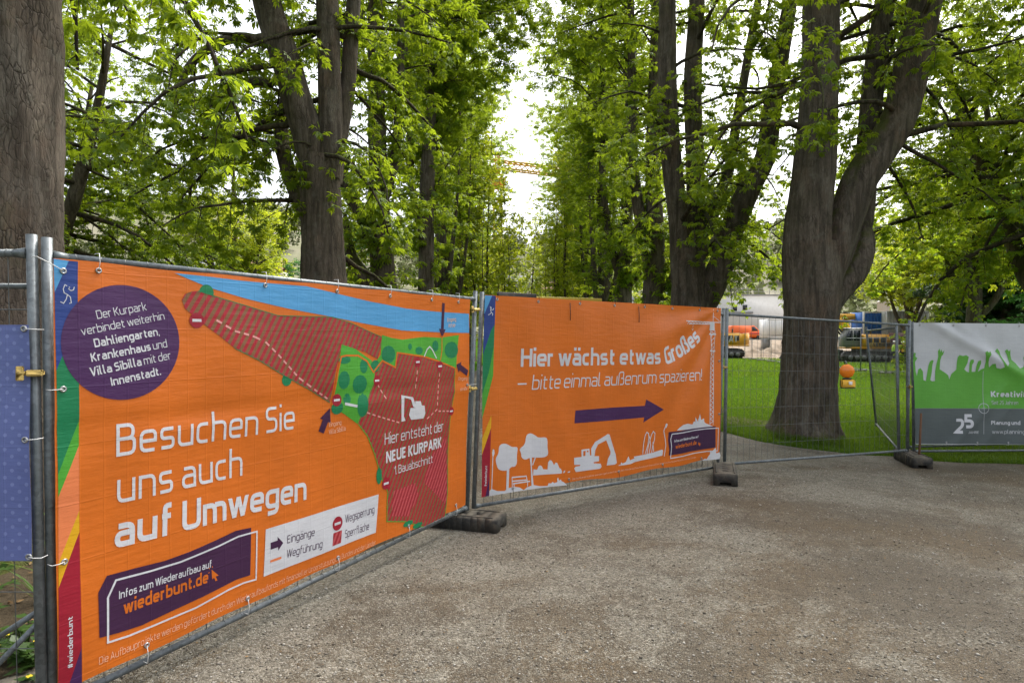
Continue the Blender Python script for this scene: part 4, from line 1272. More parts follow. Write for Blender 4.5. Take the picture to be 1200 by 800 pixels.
class Banner:
    def __init__(s, panel, off, waves, seed=0):
        _, P, o = panel
        c = [P(0, 0) + o, P(1, 0) + o, P(0, 1) + o, P(1, 1) + o]
        s.O = (c[0] + c[1] + c[2] + c[3]) / 4
        s.eu = ((c[1] + c[3]) - (c[0] + c[2])).normalized()
        ev = (c[2] + c[3]) - (c[0] + c[1])
        s.ev = (ev - s.eu * ev.dot(s.eu)).normalized()
        s.n = s.eu.cross(s.ev)
        s.O = s.O + s.n * off
        s.waves = waves
    def px(s, x, y):
        d = Vector(((x - CX) / F, 1.0, (CY - y) / F))
        C = Vector((0, 0, EYE))
        t = (s.O - C).dot(s.n) / d.dot(s.n)
        p = C + d * t - s.O
        return (p.dot(s.eu), p.dot(s.ev))
    def pxs(s, pts, k=1.0, ox=0.0, oy=0.0): return [s.px(ox + x / k, oy + y / k) for x, y in pts]
    def begin(s, root): s.root = root; s.base = root.location; s.parts = {}
    def at(s, u, v, layer):
        w = s.waves(u, v)
        return s.O + s.eu * u + s.ev * v + s.n * (w + layer) - s.base
    # ---- drawing
    def _add(s, part, ink, V2, faces, layer):
        p = s.parts.setdefault(part, dict(v=[], uv=[], f3=[], f4=[], m3=[], m4=[], inks=[], n=0))
        if ink not in p['inks']: p['inks'].append(ink)
        mi = p['inks'].index(ink)
        for (u, v) in V2: p['v'].append(tuple(s.at(u, v, layer))); p['uv'].append((u, v))
        for f in faces:
            k = len(f)
            p['f%d' % k].append([i + p['n'] for i in f]); p['m%d' % k].append(mi)
        p['n'] += len(V2)
    def poly(s, part, ink, uvs, layer, step=.035):
        A = sum(uvs[i][0] * uvs[(i + 1) % len(uvs)][1] - uvs[(i + 1) % len(uvs)][0] * uvs[i][1] for i in range(len(uvs)))
        if A < 0: uvs = uvs[::-1]
        bm = bmesh.new()
        f = bm.faces.new([bm.verts.new((u, v, 0)) for u, v in uvs])
        bm.normal_update()
        bmesh.ops.triangulate(bm, faces=[f], ngon_method='EAR_CLIP')
        us = [p[0] for p in uvs]; vs = [p[1] for p in uvs]
        for ax, lo, hi in ((0, min(us), max(us)), (1, min(vs), max(vs))):
            k = math.ceil(lo / step)
            while k * step < hi:
                co = [0, 0, 0]; no = [0, 0, 0]; co[ax] = k * step; no[ax] = 1
                bmesh.ops.bisect_plane(bm, geom=bm.verts[:] + bm.edges[:] + bm.faces[:], plane_co=co, plane_no=no)
                k += 1
        bmesh.ops.triangulate(bm, faces=[f for f in bm.faces if len(f.verts) > 3])
        bm.verts.index_update()
        V = [(v.co.x, v.co.y) for v in bm.verts]
        Fs = []
        for f in bm.faces:
            i = [v.index for v in f.verts]
            a = (V[i[1]][0] - V[i[0]][0]) * (V[i[2]][1] - V[i[0]][1]) - (V[i[2]][0] - V[i[0]][0]) * (V[i[1]][1] - V[i[0]][1])
            if abs(a) < 1e-10: continue
            Fs.append(i if a > 0 else i[::-1])
        bm.free()
        s._add(part, ink, V, Fs, layer)
    def pp(s, part, ink, pts, layer, k=1.0, ox=0.0, oy=0.0): s.poly(part, ink, s.pxs(pts, k, ox, oy), layer)
    def disc(s, part, ink, c, r, layer, n=28, ry=None):
        s.poly(part, ink, [(c[0] + r * math.cos(a), c[1] + (ry or r) * math.sin(a)) for a in (i / n * 2 * PI for i in range(n))], layer)
    def line(s, part, ink, uvs, w, layer, closed=False, sub=.04):
        out = []
        P = list(uvs) + ([uvs[0]] if closed else [])
        for a, b in zip(P[:-1], P[1:]):
            n = max(1, int(math.dist(a, b) / sub))
            for i in range(n): out.append((a[0] + (b[0] - a[0]) * i / n, a[1] + (b[1] - a[1]) * i / n))
        if not closed: out.append(P[-1])
        for q in stroke2d(out, w, closed):
            V = [tuple(p) for p in q]
            A = sum(V[i][0] * V[(i + 1) % 4][1] - V[(i + 1) % 4][0] * V[i][1] for i in range(4))
            s._add(part, ink, V if A > 0 else V[::-1], [(0, 1, 2, 3)], layer)
    def pl(s, part, ink, pts, wpx, layer, k=1.0, ox=0.0, oy=0.0, closed=False):
        a = s.pxs(pts, k, ox, oy)
        m = pts[len(pts) // 2]
        x, y = ox + m[0] / k, oy + m[1] / k
        h = abs(s.px(x, y)[1] - s.px(x, y + 10)[1]) / 10
        s.line(part, ink, a, wpx * h, layer, closed)
    def dash(s, part, ink, pts, wpx, layer, dl=.05):
        a = s.pxs(pts)
        m = pts[len(pts) // 2]
        h = abs(s.px(*m)[1] - s.px(m[0], m[1] + 10)[1]) / 10
        for p, q in zip(a[:-1], a[1:]):
            L = math.dist(p, q); n = max(1, int(L / dl))
            for i in range(n):
                t0, t1 = i / n, (i + .58) / n
                s.line(part, ink, [(p[0] + (q[0] - p[0]) * t, p[1] + (q[1] - p[1]) * t) for t in (t0, t1)], wpx * h, layer)
    def text(s, runs, p0, p1, cap, ink, layer, gap=.10, narrow=1.0, part='lettering', slant=0.0, curve=None):
        """baseline from pixel p0 to pixel p1; cap = pixel of the cap height above p0"""
        a, b, c = s.px(*p0), s.px(*p1), s.px(*cap)
        strokes, wd = text_strokes(runs, gap, narrow)
        B = np.array(a); D = np.array(b) - B; Ln = np.linalg.norm(D); D /= Ln
        N = np.array([-D[1], D[0]])
        H = abs((np.array(c) - B) @ N)
        sx = Ln / wd
        cv = None
        if curve: cv = [np.array(s.px(*q)) for q in curve]
        def mp(x, y):
            x += slant * y * H / sx if slant else 0
            if cv is None: return tuple(B + D * x * sx + N * y * H)
            t = x / wd
            p = (1 - t)**2 * cv[0] + 2 * t * (1 - t) * cv[1] + t * t * cv[2]
            tg = 2 * (1 - t) * (cv[1] - cv[0]) + 2 * t * (cv[2] - cv[1]); tg /= np.linalg.norm(tg)
            return tuple(p + np.array([-tg[1], tg[0]]) * y * H)
        for i, (pl, cl, w) in enumerate(strokes):
            zig = len(pl) > 2 and any(abs(pl[j + 1][0] - pl[j][0]) > .04 and abs(pl[j + 1][1] - pl[j][1]) > .5 for j in range(len(pl) - 1))
            P_ = pl + ([pl[0]] if cl else [])
            def cut(a_, b_): return max(1, int(math.dist(a_, b_) * H / .03))
            lo, hi = (0, 1) if max(y for x, y in pl) > .8 else (0, XH)
            quads = []
            if zig:                                 # zigzag letters: each straight on its own, cut off at the line
                for si, (a_, b_) in enumerate(zip(P_[:-1], P_[1:])):
                    d_ = math.dist(a_, b_); e_ = w * .45 / d_ if abs(b_[1] - a_[1]) > .3 else 0
                    a2 = (a_[0] - (b_[0] - a_[0]) * e_, a_[1] - (b_[1] - a_[1]) * e_); b2 = (b_[0] + (b_[0] - a_[0]) * e_, b_[1] + (b_[1] - a_[1]) * e_)
                    k_ = max(8, cut(a2, b2))
                    seg = [(a2[0] + (b2[0] - a2[0]) * j / k_, a2[1] + (b2[1] - a2[1]) * j / k_) for j in range(k_ + 1)]
                    for q in stroke2d(seg, w, False):
                        if max(y for x, y in q) <= lo or min(y for x, y in q) >= hi: continue
                        quads.append(([(x, min(hi, max(lo, y))) for x, y in q], si % 4 * .00022))
            else:
                dn = []
                for a_, b_ in zip(P_[:-1], P_[1:]):
                    k_ = cut(a_, b_)
                    dn += [(a_[0] + (b_[0] - a_[0]) * j / k_, a_[1] + (b_[1] - a_[1]) * j / k_) for j in range(k_)]
                if not cl: dn.append(P_[-1])
                quads = [(q, 0.0) for q in stroke2d(dn, w, cl)]
            for q, dz in quads:
                V = [mp(float(x), float(y)) for x, y in q]
                A = sum(V[i_][0] * V[(i_ + 1) % 4][1] - V[(i_ + 1) % 4][0] * V[i_][1] for i_ in range(4))
                if A < 0: V = V[::-1]
                s._add(part, ink, V, [(0, 1, 2, 3)], layer + (i % 4) * .00007 + dz)
    def sheet(s, ink, corners_px, nu=150, nv=80, sag=None):
        TL, TR, BR, BL = [np.array(s.px(*p)) for p in corners_px]
        V = []
        for j in range(nv + 1):
            for i in range(nu + 1):
                u, v = i / nu, j / nv
                p = (BL * (1 - u) + BR * u) * (1 - v) + (TL * (1 - u) + TR * u) * v
                if sag is not None: p = p + np.array([0, sag(u, v)])
                V.append((p[0], p[1]))
        Fs = [(j * (nu + 1) + i, j * (nu + 1) + i + 1, (j + 1) * (nu + 1) + i + 1, (j + 1) * (nu + 1) + i) for j in range(nv) for i in range(nu)]
        s._add('cloth', ink, V, Fs, 0.0)
        s.corners = (TL, TR, BR, BL)
    def grommets(s, spots, tie='tie', tie_up=.05):
        for (u, v, du, dv) in spots:
            m = MB()
            c = s.at(u, v, .004)
            ring = [c + s.eu * (.010 * math.cos(a)) + s.ev * (.010 * math.sin(a)) for a in (i / 10 * 2 * PI for i in range(10))]
            m.tube(ring, .0042, 6, False, True)
            g = m.build('grommet', MAT['grommet'], s.root, True)
            if tie:
                e = c + s.eu * du + s.ev * dv
                m = MB().tube([c + s.n * .002, (c + e) / 2 + s.n * .012, e + s.n * .006, e - s.n * .03], .0019, 5)
                m.build('tie', MAT[tie], s.root, True)
    def finish(s):
        for nm, p in s.parts.items():
            mi = p['m3'] + p['m4'] if p['f3'] and p['f4'] else (p['m3'] or p['m4'])
            mesh_np(nm, p['v'], [np.array(f) for f in (p['f3'], p['f4']) if f], [INK[i] for i in p['inks']], s.root, nm == 'cloth' or True, mi, p['uv'])

def hump(x, c, w): return math.exp(-((x - c) / w) ** 2)

# ================================================================ banner 1: the map
def w1(u, v):
    return (.007 * math.sin(2.3 * u + 1.2 * math.sin(1.5 * v)) + .004 * math.sin(6.1 * v + .8 * math.sin(2 * u)) + .003 * math.sin(9 * u + 4 * v)
            + .004 * hump(v, .12, .05) * math.sin(5 * u) - .005 * hump(v, .2, .04))
B = Banner(PANELS[1], .048, w1)
root = empty('banner', tuple(W(300, 330, 3.6)), 0, 'orange banner with red hatched park map and the words Besuchen Sie uns auch', 'banner', 'banners on the fence')
B.begin(root)
L1, L2, L3, L4, L5 = .0012, .0020, .0028, .0036, .0044
B.sheet('orange', [(63, 302.5), (552.5, 350.5), (544.5, 590.5), (66, 812)], sag=lambda u, v: (.006 * math.sin(u * 31) * (1 if v < .5 else .5)) * abs(v - .5) * 2)
# stripe at the left hem
S_ = 'stripe'
B.pp(S_, 'sky', [(63, 303), (81, 305.5), (64.5, 342.5)], L1)
B.pp(S_, 'navy', [(81, 305.5), (92, 306.5), (91.5, 372), (82.5, 395), (66, 434), (64.5, 342.5)], L1)
B.pp(S_, 'green', [(91.5, 372), (92.6, 493), (67.5, 556), (66, 434), (82.5, 395)], L1)
B.pp(S_, 'lgreen', [(92.6, 493), (92.6, 522), (68, 582), (67.5, 556)], L1)
B.pp(S_, 'salmon', [(92.6, 522), (93, 598), (67.8, 659), (68, 582)], L1)
B.pp(S_, 'yellow', [(93, 598), (93, 623), (67.5, 688), (67.8, 659)], L1)
B.pp(S_, 'crimson', [(93, 623), (93.6, 757), (77, 806), (66.2, 811), (67.5, 688)], L1)
B.pp(S_, 'purple', [(93.6, 757), (94, 799), (77, 806)], L1)
B.pl(S_, 'white', [(285, 374), (300, 381), (312, 362), (318, 340), (303, 333), (298, 315), (306, 294), (316, 300)], .9, L2, 4, 0, 260)
B.pl(S_, 'white', [(318, 340), (332, 352), (336, 379), (326, 382)], .9, L2, 4, 0, 260)
B.pl(S_, 'white', [(322, 312), (334, 322), (347, 318), (350, 304)], .9, L2, 4, 0, 260)
B.pl(S_, 'white', [(325, 305), (329, 308)], 1.2, L2, 4, 0, 260)
B.text([('#wiederbunt', .17)], (83, 780), (83.2, 720), (77.3, 780), 'white', L2)
# round purple field
cc = B.px(147, 401); rr_ = .5 * (B.px(147, 334)[1] - B.px(147, 468)[1])
B.disc('round_field', 'purple', cc, rr_, L2, 56)
lw, bw = .105, .175
B.text([('Der Kurpark', lw)], (114.5, 373.7), (173.7, 363.2), (114.5, 363.5), 'white', L3)
B.text([('verbindet weiterhin', lw)], (96, 393), (194.5, 374), (96, 383), 'white', L3)
B.text([('Dahliengarten', bw), (',', lw)], (111, 407), (188, 392.5), (111, 396.7), 'white', L3)
B.text([('Krankenhaus ', bw), ('und', lw)], (107, 423.8), (197, 406.5), (107, 413.5), 'white', L3)
B.text([('Villa Sibilla ', bw), ('mit der', lw)], (106, 441), (201.5, 420.3), (106, 430.5), 'white', L3)
B.text([('Innenstadt.', bw)], (130, 452), (189, 439), (130, 441.8), 'white', L3)
# main words
B.text([('Besuchen Sie', .115)], (136, 535), (346, 502.3), (135.5, 497), 'white', L2, gap=.13)
B.text([('uns auch', .115)], (137.3, 590), (285.5, 557), (136.5, 552), 'white', L2, gap=.13)
B.text([('auf Umwegen', .175)], (134, 642.5), (359.5, 585), (133.5, 604), 'white', L2, gap=.08)
# river
M_ = 'map'
q = lambda l: [(200 + x / 3.3333, 300 + y / 3.3333) for x, y in l]
B.pp(M_, 'sky', q([(20, 66), (150, 80), (270, 95), (400, 107), (530, 118), (650, 147), (780, 178), (920, 205), (1050, 218), (1170, 225), (1170, 300), (1060, 298), (900, 290), (750, 262), (600, 232), (470, 207), (300, 167), (150, 122)]), L1)
# long closed field
B.pp(M_, 'hatch', q([(48, 170), (60, 148), (85, 138), (110, 136), (200, 165), (300, 195), (420, 232), (520, 235), (630, 238), (700, 260), (822, 316), (822, 345), (806, 402), (760, 375), (665, 345), (640, 450), (622, 572), (540, 520), (440, 465), (350, 410), (250, 360), (190, 310), (130, 265), (60, 205)]), L2)
B.pl(M_, 'green', q([(110, 136), (200, 165), (300, 195), (420, 232), (520, 235), (630, 238), (700, 260), (822, 316)]), .8, L3)
B.pl(M_, 'green', q([(622, 572), (540, 520), (440, 465), (350, 410), (250, 360)]), .8, L3)
B.disc(M_, 'green', B.px(243, 342.5), .040, L1 + .0003)
B.disc(M_, 'green', B.px(336, 445), .036, L1 + .0003)
B.dash(M_, 'pink', q([(180, 250), (250, 292), (320, 312), (370, 335), (420, 385), (460, 430), (500, 475), (560, 520), (620, 562)]), 2.2, L3)
# green ground with trees
r3 = lambda l: [(360 + x / 3.075, 380 + y / 3.075) for x, y in l]
B.pp(M_, 'lgreen', r3([(120, 72), (170, 88), (230, 130), (240, 178), (237, 210), (205, 290), (178, 358), (130, 322), (92, 300), (90, 262), (105, 180)]), L2 + .0003)
B.pp(M_, 'lgreen', r3([(268, 38), (300, 48), (340, 55), (420, 45), (480, 48), (548, 38), (540, 100), (535, 160), (505, 145), (470, 130), (420, 118), (320, 100), (315, 155), (270, 130), (245, 170), (240, 140), (262, 110)]), L2 + .0003)
# the closed building field
B.pp(M_, 'hatch', r3([(240, 175), (265, 135), (316, 158), (323, 105), (420, 120), (470, 135), (531, 158), (530, 240), (515, 320), (505, 450), (500, 600), (490, 690), (415, 728), (350, 708), (285, 708), (287, 640), (290, 600), (270, 560), (240, 460), (215, 400), (180, 355), (205, 290), (240, 205)]), L2)
B.pp(M_, 'hatchb', r3([(500, 400), (498, 600), (495, 650), (450, 600), (420, 570), (440, 480), (470, 440)]), L2 + .0003)
B.pp(M_, 'hatchb', r3([(310, 600), (390, 570), (400, 620), (360, 690), (300, 690)]), L2 + .0003)
B.pl(M_, 'lgreen', r3([(180, 357), (215, 402), (240, 462), (270, 562), (289, 602), (286, 640), (284, 709), (350, 709), (415, 728)]), 1.0, L3)
B.pl(M_, 'lgreen', r3([(531, 160), (530, 240), (516, 320), (506, 450), (501, 600), (491, 690)]), 1.0, L3)
for x, y, a, b in [(130, 128, 22, 14), (128, 200, 20, 33), (185, 215, 26, 34), (200, 150, 14, 26), (140, 268, 13, 20), (195, 290, 20, 44), (106, 300, 20, 24), (290, 108, 24, 32), (242, 150, 16, 22), (368, 80, 7, 12), (402, 94, 14, 14), (463, 78, 11, 20), (520, 92, 24, 30), (258, 545, 10, 30), (360, 716, 18, 10), (395, 722, 18, 9)]:
    c = B.px(360 + x / 3.075, 380 + y / 3.075); e = B.px(360 + (x + a) / 3.075, 380 + y / 3.075); g_ = B.px(360 + x / 3.075, 380 + (y - b) / 3.075)
    B.disc(M_, 'green', c, abs(e[0] - c[0]), L3 + .0002, 12, abs(g_[1] - c[1]))
B.pl(M_, 'orange', r3([(88, 290), (97, 230), (106, 170), (118, 116), (135, 112), (180, 112), (212, 132), (235, 172), (252, 150), (268, 131), (314, 155), (321, 102), (420, 116), (470, 131), (532, 158)]), 2.0, L3 + .0004)
B.pl(M_, 'orange', r3([(487, 40), (486, 95), (480, 130)]), 1.4, L3 + .0004)
B.pl(M_, 'white', r3([(420, 116), (432, 90), (442, 80), (452, 92), (466, 122)]), 1.6, L4)
B.pl(M_, 'white', r3([(132, 285), (175, 294)]), 3.0, L4)
for pts in ([(395, 140), (385, 240)], [(478, 155), (465, 300)], [(190, 310), (250, 330), (335, 355)], [(250, 215), (285, 275)], [(465, 305), (420, 345)], [(470, 312), (515, 312)]):
    B.dash(M_, 'pink', r3(pts), 1.6, L3, .045)
def noentry(x, y, r, part=M_):
    c = B.px(x, y); rr = abs(B.px(x, y - r)[1] - c[1])
    B.disc(part, 'crimson', c, rr, L4, 24)
    B.line(part, 'white', [(c[0] - rr * .62, c[1]), (c[0] + rr * .62, c[1])], rr * .36, L5)
for x, y, r in ((394, 468.5, 7.2), (440.5, 445.7, 6), (488.5, 424, 6), (515.5, 429, 6), (528.5, 481.5, 5), (452, 566, 7), (231.3, 375.3, 9)): noentry(x, y, r)
B.pp(M_, 'white', r3([(362, 326), (367, 300), (384, 300), (384, 276), (404, 276), (407, 291), (417, 292), (420, 320), (413, 338), (370, 343)]), L4)
B.pp(M_, 'white', r3([(334, 254), (376, 262), (384, 286), (384, 300), (376, 296), (369, 270), (345, 263), (344, 330), (350, 346), (336, 350)]), L4 + .0002)
B.text([('Hier entsteht der', .10)], (450, 521), (519, 504.5), (450, 507.5), 'white', L4)
B.text([('NEUE KURPARK', .20)], (452, 542.5), (516.5, 523.5), (452, 529), 'white', L4, gap=.08)
B.text([('1. Bauabschnitt', .10)], (461.5, 556), (506, 541.5), (461.5, 546), 'white', L4)
def arrow(part, ink, a, b, w, hw, hl, layer):
    a, b = np.array(B.px(*a)), np.array(B.px(*b))
    d = b - a; L = np.linalg.norm(d); d /= L; n = np.array([-d[1], d[0]]); m = b - d * hl
    B.poly(part, ink, [tuple(x) for x in (a + n * w, m + n * w, m + n * hw, b, m - n * hw, m - n * w, a - n * w)], layer)
arrow(M_, 'plum', (377, 506.5), (386.5, 478), .024, .048, .085, L3)
arrow(M_, 'plum', (520, 355), (518.5, 395.5), .018, .046, .07, L3)
arrow(M_, 'plum', (547.5, 437), (534.5, 427), .026, .05, .06, L3)
for w_, a, b, c in (('Eingang', (386, 500), (399.5, 497), (386, 494.8)), ('Villa Sibilla', (386, 509), (404.5, 504), (386, 503.5)), ('Eingang', (524.5, 377), (535, 376), (524.5, 372.5)), ('Mitte', (524.5, 383.6), (534, 382.8), (524.5, 379.2)),
                    ('Eingang', (537, 445.5), (547.5, 445), (537, 441.5)), ('straße', (538.5, 458), (546.5, 456.7), (538.5, 454))):
    B.text([(w_, .12)], a, b, c, 'small', L3)
# legend
K_ = 'legend'
B.pp(K_, 'white', [(312, 620), (443.4, 578.8), (440, 623.6), (309.2, 675.5)], L2)
B.pp(K_, 'plum', [(240 + x / 3.333, 500 + y / 3.333) for x, y in [(258, 452), (285, 443), (285, 429), (307, 452), (287, 483), (287, 469), (258, 479)]], L3)
B.text([('Eingänge', .105)], (336.6, 636.5), (368.4, 627), (336.6, 627.2), 'plum', L3)
B.text([('Wegführung', .105)], (336, 653.4), (377.3, 641), (336, 644), 'plum', L3)
B.text([('Wegsperrung', .105)], (405, 612.6), (438.3, 600.5), (405, 603.2), 'plum', L3)
B.text([('Sperrfläche', .105)], (404.5, 630), (432.3, 620), (404.5, 621), 'plum', L3)
B.pl(K_, 'salmon', [(317, 657.5), (330, 653)], 2.8, L3)
noentry(395.8, 613, 8, K_)
B.pp(K_, 'hatchb', [(390.6, 624.5), (401, 620.6), (399.6, 635.6), (389.4, 639.6)], L3)
# wavy dark field with the address; the code square stays blank
D_ = 'address_field'
g4 = lambda l: [(x / 3.3333, 560 + y / 3.3333) for x, y in l]
B.pp(D_, 'plum', g4([(380, 445), (415, 380), (540, 347), (640, 322), (740, 285), (850, 238), (920, 206), (983, 193), (977, 378), (920, 395), (870, 420), (790, 460), (700, 502), (550, 572), (460, 600), (382, 620)]), L2)
B.pl(D_, 'white', g4([(415, 638), (417, 465), (450, 397), (580, 363), (700, 326), (850, 265), (930, 228), (1005, 208), (1000, 395), (950, 408), (890, 434), (760, 505), (600, 572), (500, 612)]), 1.9, L3, closed=True)
B.text([('Infos zum Wiederaufbau auf', .16)], (138.2, 701), (246.8, 663.5), (138.2, 691.8), 'white', L3)
B.text([('wiederbunt.de', .20)], (143.4, 719), (242.6, 681.5), (143.2, 703.5), 'orange', L3)
B.pp(D_, 'orange', g4([(822, 355), (850, 378), (838, 382), (845, 397), (837, 400), (832, 387), (824, 393)]), L3)
B.pl(D_, 'orange', g4([(815, 352), (810, 348)]), 1, L3); B.pl(D_, 'orange', g4([(826, 348), (825, 342)]), 1, L3); B.pl(D_, 'orange', g4([(814, 366), (808, 369)]), 1, L3)
B.text([('Die Aufbauprojekte werden gefördert durch den Wiederaufbaufonds mit finanzieller Unterstützung des Bundes und der Länder', .085)], (114, 777.5), (440, 637.5), (114, 768.8), 'small', L2, gap=.13)
TL, TR, BR_, BL = B.corners
sp = []
for t_ in (.055, .33, .5, .66, .82, .94): p = TL + (TR - TL) * t_; sp.append((p[0], p[1] - .035, 0, .075))
p = TL; sp.append((p[0] + .035, p[1] - .05, -.10, .05))
for t_ in (.12, .3, .52, .75, .95): p = BL + (BR_ - BL) * t_; sp.append((p[0], p[1] + .035, .0, -.085))
for t_ in (.30, .70): p = TL + (BL - TL) * t_; sp.append((p[0] + .03, p[1], -.05, 0))
p = TR + (BR_ - TR) * .42; sp.append((p[0] - .03, p[1], .14, 0))
B.grommets(sp)
B.finish()

# ================================================================ banner 2: the arrow
def w2(u, v):
    r1 = math.hypot(u - 1.7, v - 1.0); a1 = math.atan2(v - 1.0, u - 1.7)
    return (.010 * math.sin(a1 * 15) * hump(r1, .9, .6) + .012 * math.sin(2.2 * u + .6) + .008 * math.sin(3.1 * v + 1.7 * u) + .007 * math.sin(6.2 * u) * max(0, v)
            + .006 * hump(u + .5 * v, -.9, .18) - .006 * hump(u - .6 * v, .9, .2) + .003 * math.sin(11 * u + 3 * v))
B = Banner(PANELS[2], .052, w2)
root = empty('banner', tuple(W(705, 360, 6.4)), 0, 'orange banner with a dark arrow and the words Hier wächst etwas Großes', 'banner', 'banners on the fence')
B.begin(root)
B.sheet('orange', [(567.5, 345.5), (846.5, 361), (843.5, 537.5), (564, 582.5)], sag=lambda u, v: (.012 * math.sin(u * 22) + .010 * math.sin(u * 9)) * max(0, .5 - v) * 2)
B.pp(S_, 'sky', [(567.5, 346), (576.4, 346.4), (567, 368)], L1)
B.pp(S_, 'navy', [(576.4, 346.4), (580.6, 346.6), (580, 380), (575.5, 387), (566, 416), (567, 368)], L1)
B.pp(S_, 'green', [(580, 380), (578.5, 428), (565, 478), (566, 416), (575.5, 387)], L1)
B.pp(S_, 'lgreen', [(579.2, 405), (578.2, 440), (565, 490), (565.2, 462), (573, 436)], L1 + .0003)
B.pp(S_, 'yellow', [(575.8, 486), (575.3, 501), (564.3, 533), (564.6, 514)], L1)
B.pp(S_, 'crimson', [(575.3, 501), (573.5, 557), (568.5, 581.5), (564.2, 582), (564.3, 533)], L1)
B.pp(S_, 'purple', [(573.5, 557), (573, 580.7), (568.5, 581.5)], L1)
z3 = lambda l: [(520 + x / 13.333, 330 + y / 13.333) for x, y in l]
B.pl(S_, 'white', z3([(690, 518), (722, 505), (740, 478), (728, 440), (740, 405), (722, 392), (735, 435), (768, 440), (780, 415)]), .8, L2)
B.pl(S_, 'white', z3([(740, 478), (765, 500), (758, 532)]), .8, L2)
B.text([('#wiederbunt', .16)], (569.8, 569), (570.5, 545), (567.2, 569), 'white', L2)
B.text([('Hier wächst etwas', .18)], (611.5, 429.8), (772.8, 426.2), (611, 408.4), 'white', L2, gap=.075)
B.text([('Großes', .185)], (779.5, 427.5), (821.5, 399), (777.5, 406.5), 'white', L2, gap=.05, curve=[(779.5, 427.5), (803, 418), (821.5, 398.5)], narrow=.9)
B.text([('bitte einmal außenrum spazieren!', .095)], (624.3, 456.8), (821, 445.5), (624.5, 440.2), 'white', L2, gap=.10, slant=.10)
B.pl('lettering', 'white', [(608, 450), (618.5, 449.7)], 1.7, L2)
B.pp('arrow', 'purple', [(675.6, 481), (715, 477.5), (754.6, 475), (756, 467.6), (776.8, 479.5), (753, 494.6), (754, 488.6), (715, 492.5), (674.3, 496)], L2)
A_ = 'silhouettes'
z5 = lambda l: [(560 + x / 6.157, 470 + y / 6.157) for x, y in l]
def smooth_poly(l, it=2):
    for _ in range(it):
        l = [p for a, b in zip(l, l[1:] + l[:1]) for p in ((a[0] * .75 + b[0] * .25, a[1] * .75 + b[1] * .25), (a[0] * .25 + b[0] * .75, a[1] * .25 + b[1] * .75))]
    return l
B.pp(A_, 'white', z5(smooth_poly([(150, 315), (190, 300), (228, 318), (245, 330), (285, 328), (288, 345), (280, 395), (283, 440), (268, 472), (238, 470), (215, 500), (150, 498), (132, 460), (124, 410), (148, 375)])), L2)
B.pp(A_, 'white', z5([(206, 490), (224, 490), (219, 640), (202, 640)]), L2 + .0003)
B.pl(A_, 'white', z5([(106, 395), (98, 640)]), 1.0, L2)
B.pp(A_, 'white', z5([(100, 370), (106, 344), (116, 348), (118, 375), (110, 396), (102, 392)]), L2)
B.pp(A_, 'white', z5(smooth_poly([(298, 345), (345, 312), (352, 245), (385, 228), (422, 248), (442, 265), (500, 258), (508, 290), (505, 330), (514, 385), (482, 408), (380, 405), (345, 424), (315, 408), (313, 370)])), L2)
B.pp(A_, 'white', z5([(376, 400), (394, 400), (392, 470), (404, 612), (388, 612), (384, 470)]), L2 + .0003)
B.pl(A_, 'white', z5([(419, 404), (398, 460)]), 1.6, L2 + .0005)
for a in ([(243, 548), (352, 539)], [(243, 575), (356, 566)], [(252, 593), (378, 576)]): B.pl(A_, 'white', z5(a), 1.5, L2)
for a in ([(244, 546), (246, 615)], [(350, 538), (358, 580)], [(360, 580), (358, 612)], [(258, 592), (260, 620)]): B.pl(A_, 'white', z5(a), 1.0, L2 + .0003)
B.pp(A_, 'white', z5([(400, 535), (404, 490), (425, 494), (432, 492), (440, 470), (452, 462), (466, 470), (474, 490), (505, 492), (510, 440), (522, 424), (534, 428), (546, 448), (550, 462), (562, 442), (574, 444), (590, 482), (600, 486), (608, 505), (605, 520)]), L2)
B.pp(A_, 'white', z5([(615, 518), (622, 500), (632, 498), (626, 514)]), L2); B.pp(A_, 'white', z5([(645, 515), (655, 505), (668, 505), (660, 514)]), L2)
B.pp(A_, 'white', z5([(80, 682), (82, 645), (95, 630), (112, 636), (140, 646), (190, 645), (220, 624), (260, 615), (300, 620), (330, 640), (352, 620), (402, 604), (450, 612), (505, 610), (512, 590), (530, 592), (540, 580), (552, 590), (574, 582), (572, 560), (580, 548), (586, 572), (598, 562), (604, 575), (622, 584), (642, 605), (560, 612), (480, 622), (400, 632), (320, 642), (240, 655), (160, 668)]), L2 + .0006)
z6 = lambda l: [(660 + x / 5.715, 460 + y / 5.715) for x, y in l]
B.pp(A_, 'white', z6([(75, 435), (125, 430), (125, 382), (178, 374), (181, 420), (190, 418), (190, 372), (215, 330), (300, 276), (312, 280), (345, 392), (352, 412), (359, 470), (345, 480), (290, 486), (300, 440), (316, 412), (318, 395), (290, 318), (235, 345), (216, 385), (211, 424), (240, 424), (240, 458), (205, 464), (205, 472), (250, 474), (256, 494), (245, 508), (85, 530), (74, 506), (85, 494), (115, 489), (115, 482), (75, 483)]), L2)
B.pp(A_, 'orange', z6([(137, 391), (153, 389), (150, 422), (137, 424)]), L3); B.pp(A_, 'orange', z6([(160, 388), (172, 387), (172, 396), (161, 398)]), L3)
B.pp(A_, 'white', z6([(368, 488), (384, 480), (390, 464), (398, 474), (420, 462), (436, 424), (446, 452), (474, 438), (472, 426), (530, 415), (600, 400), (662, 380), (668, 386), (664, 420), (600, 436), (530, 450), (480, 462), (450, 476), (410, 484)]), L2)
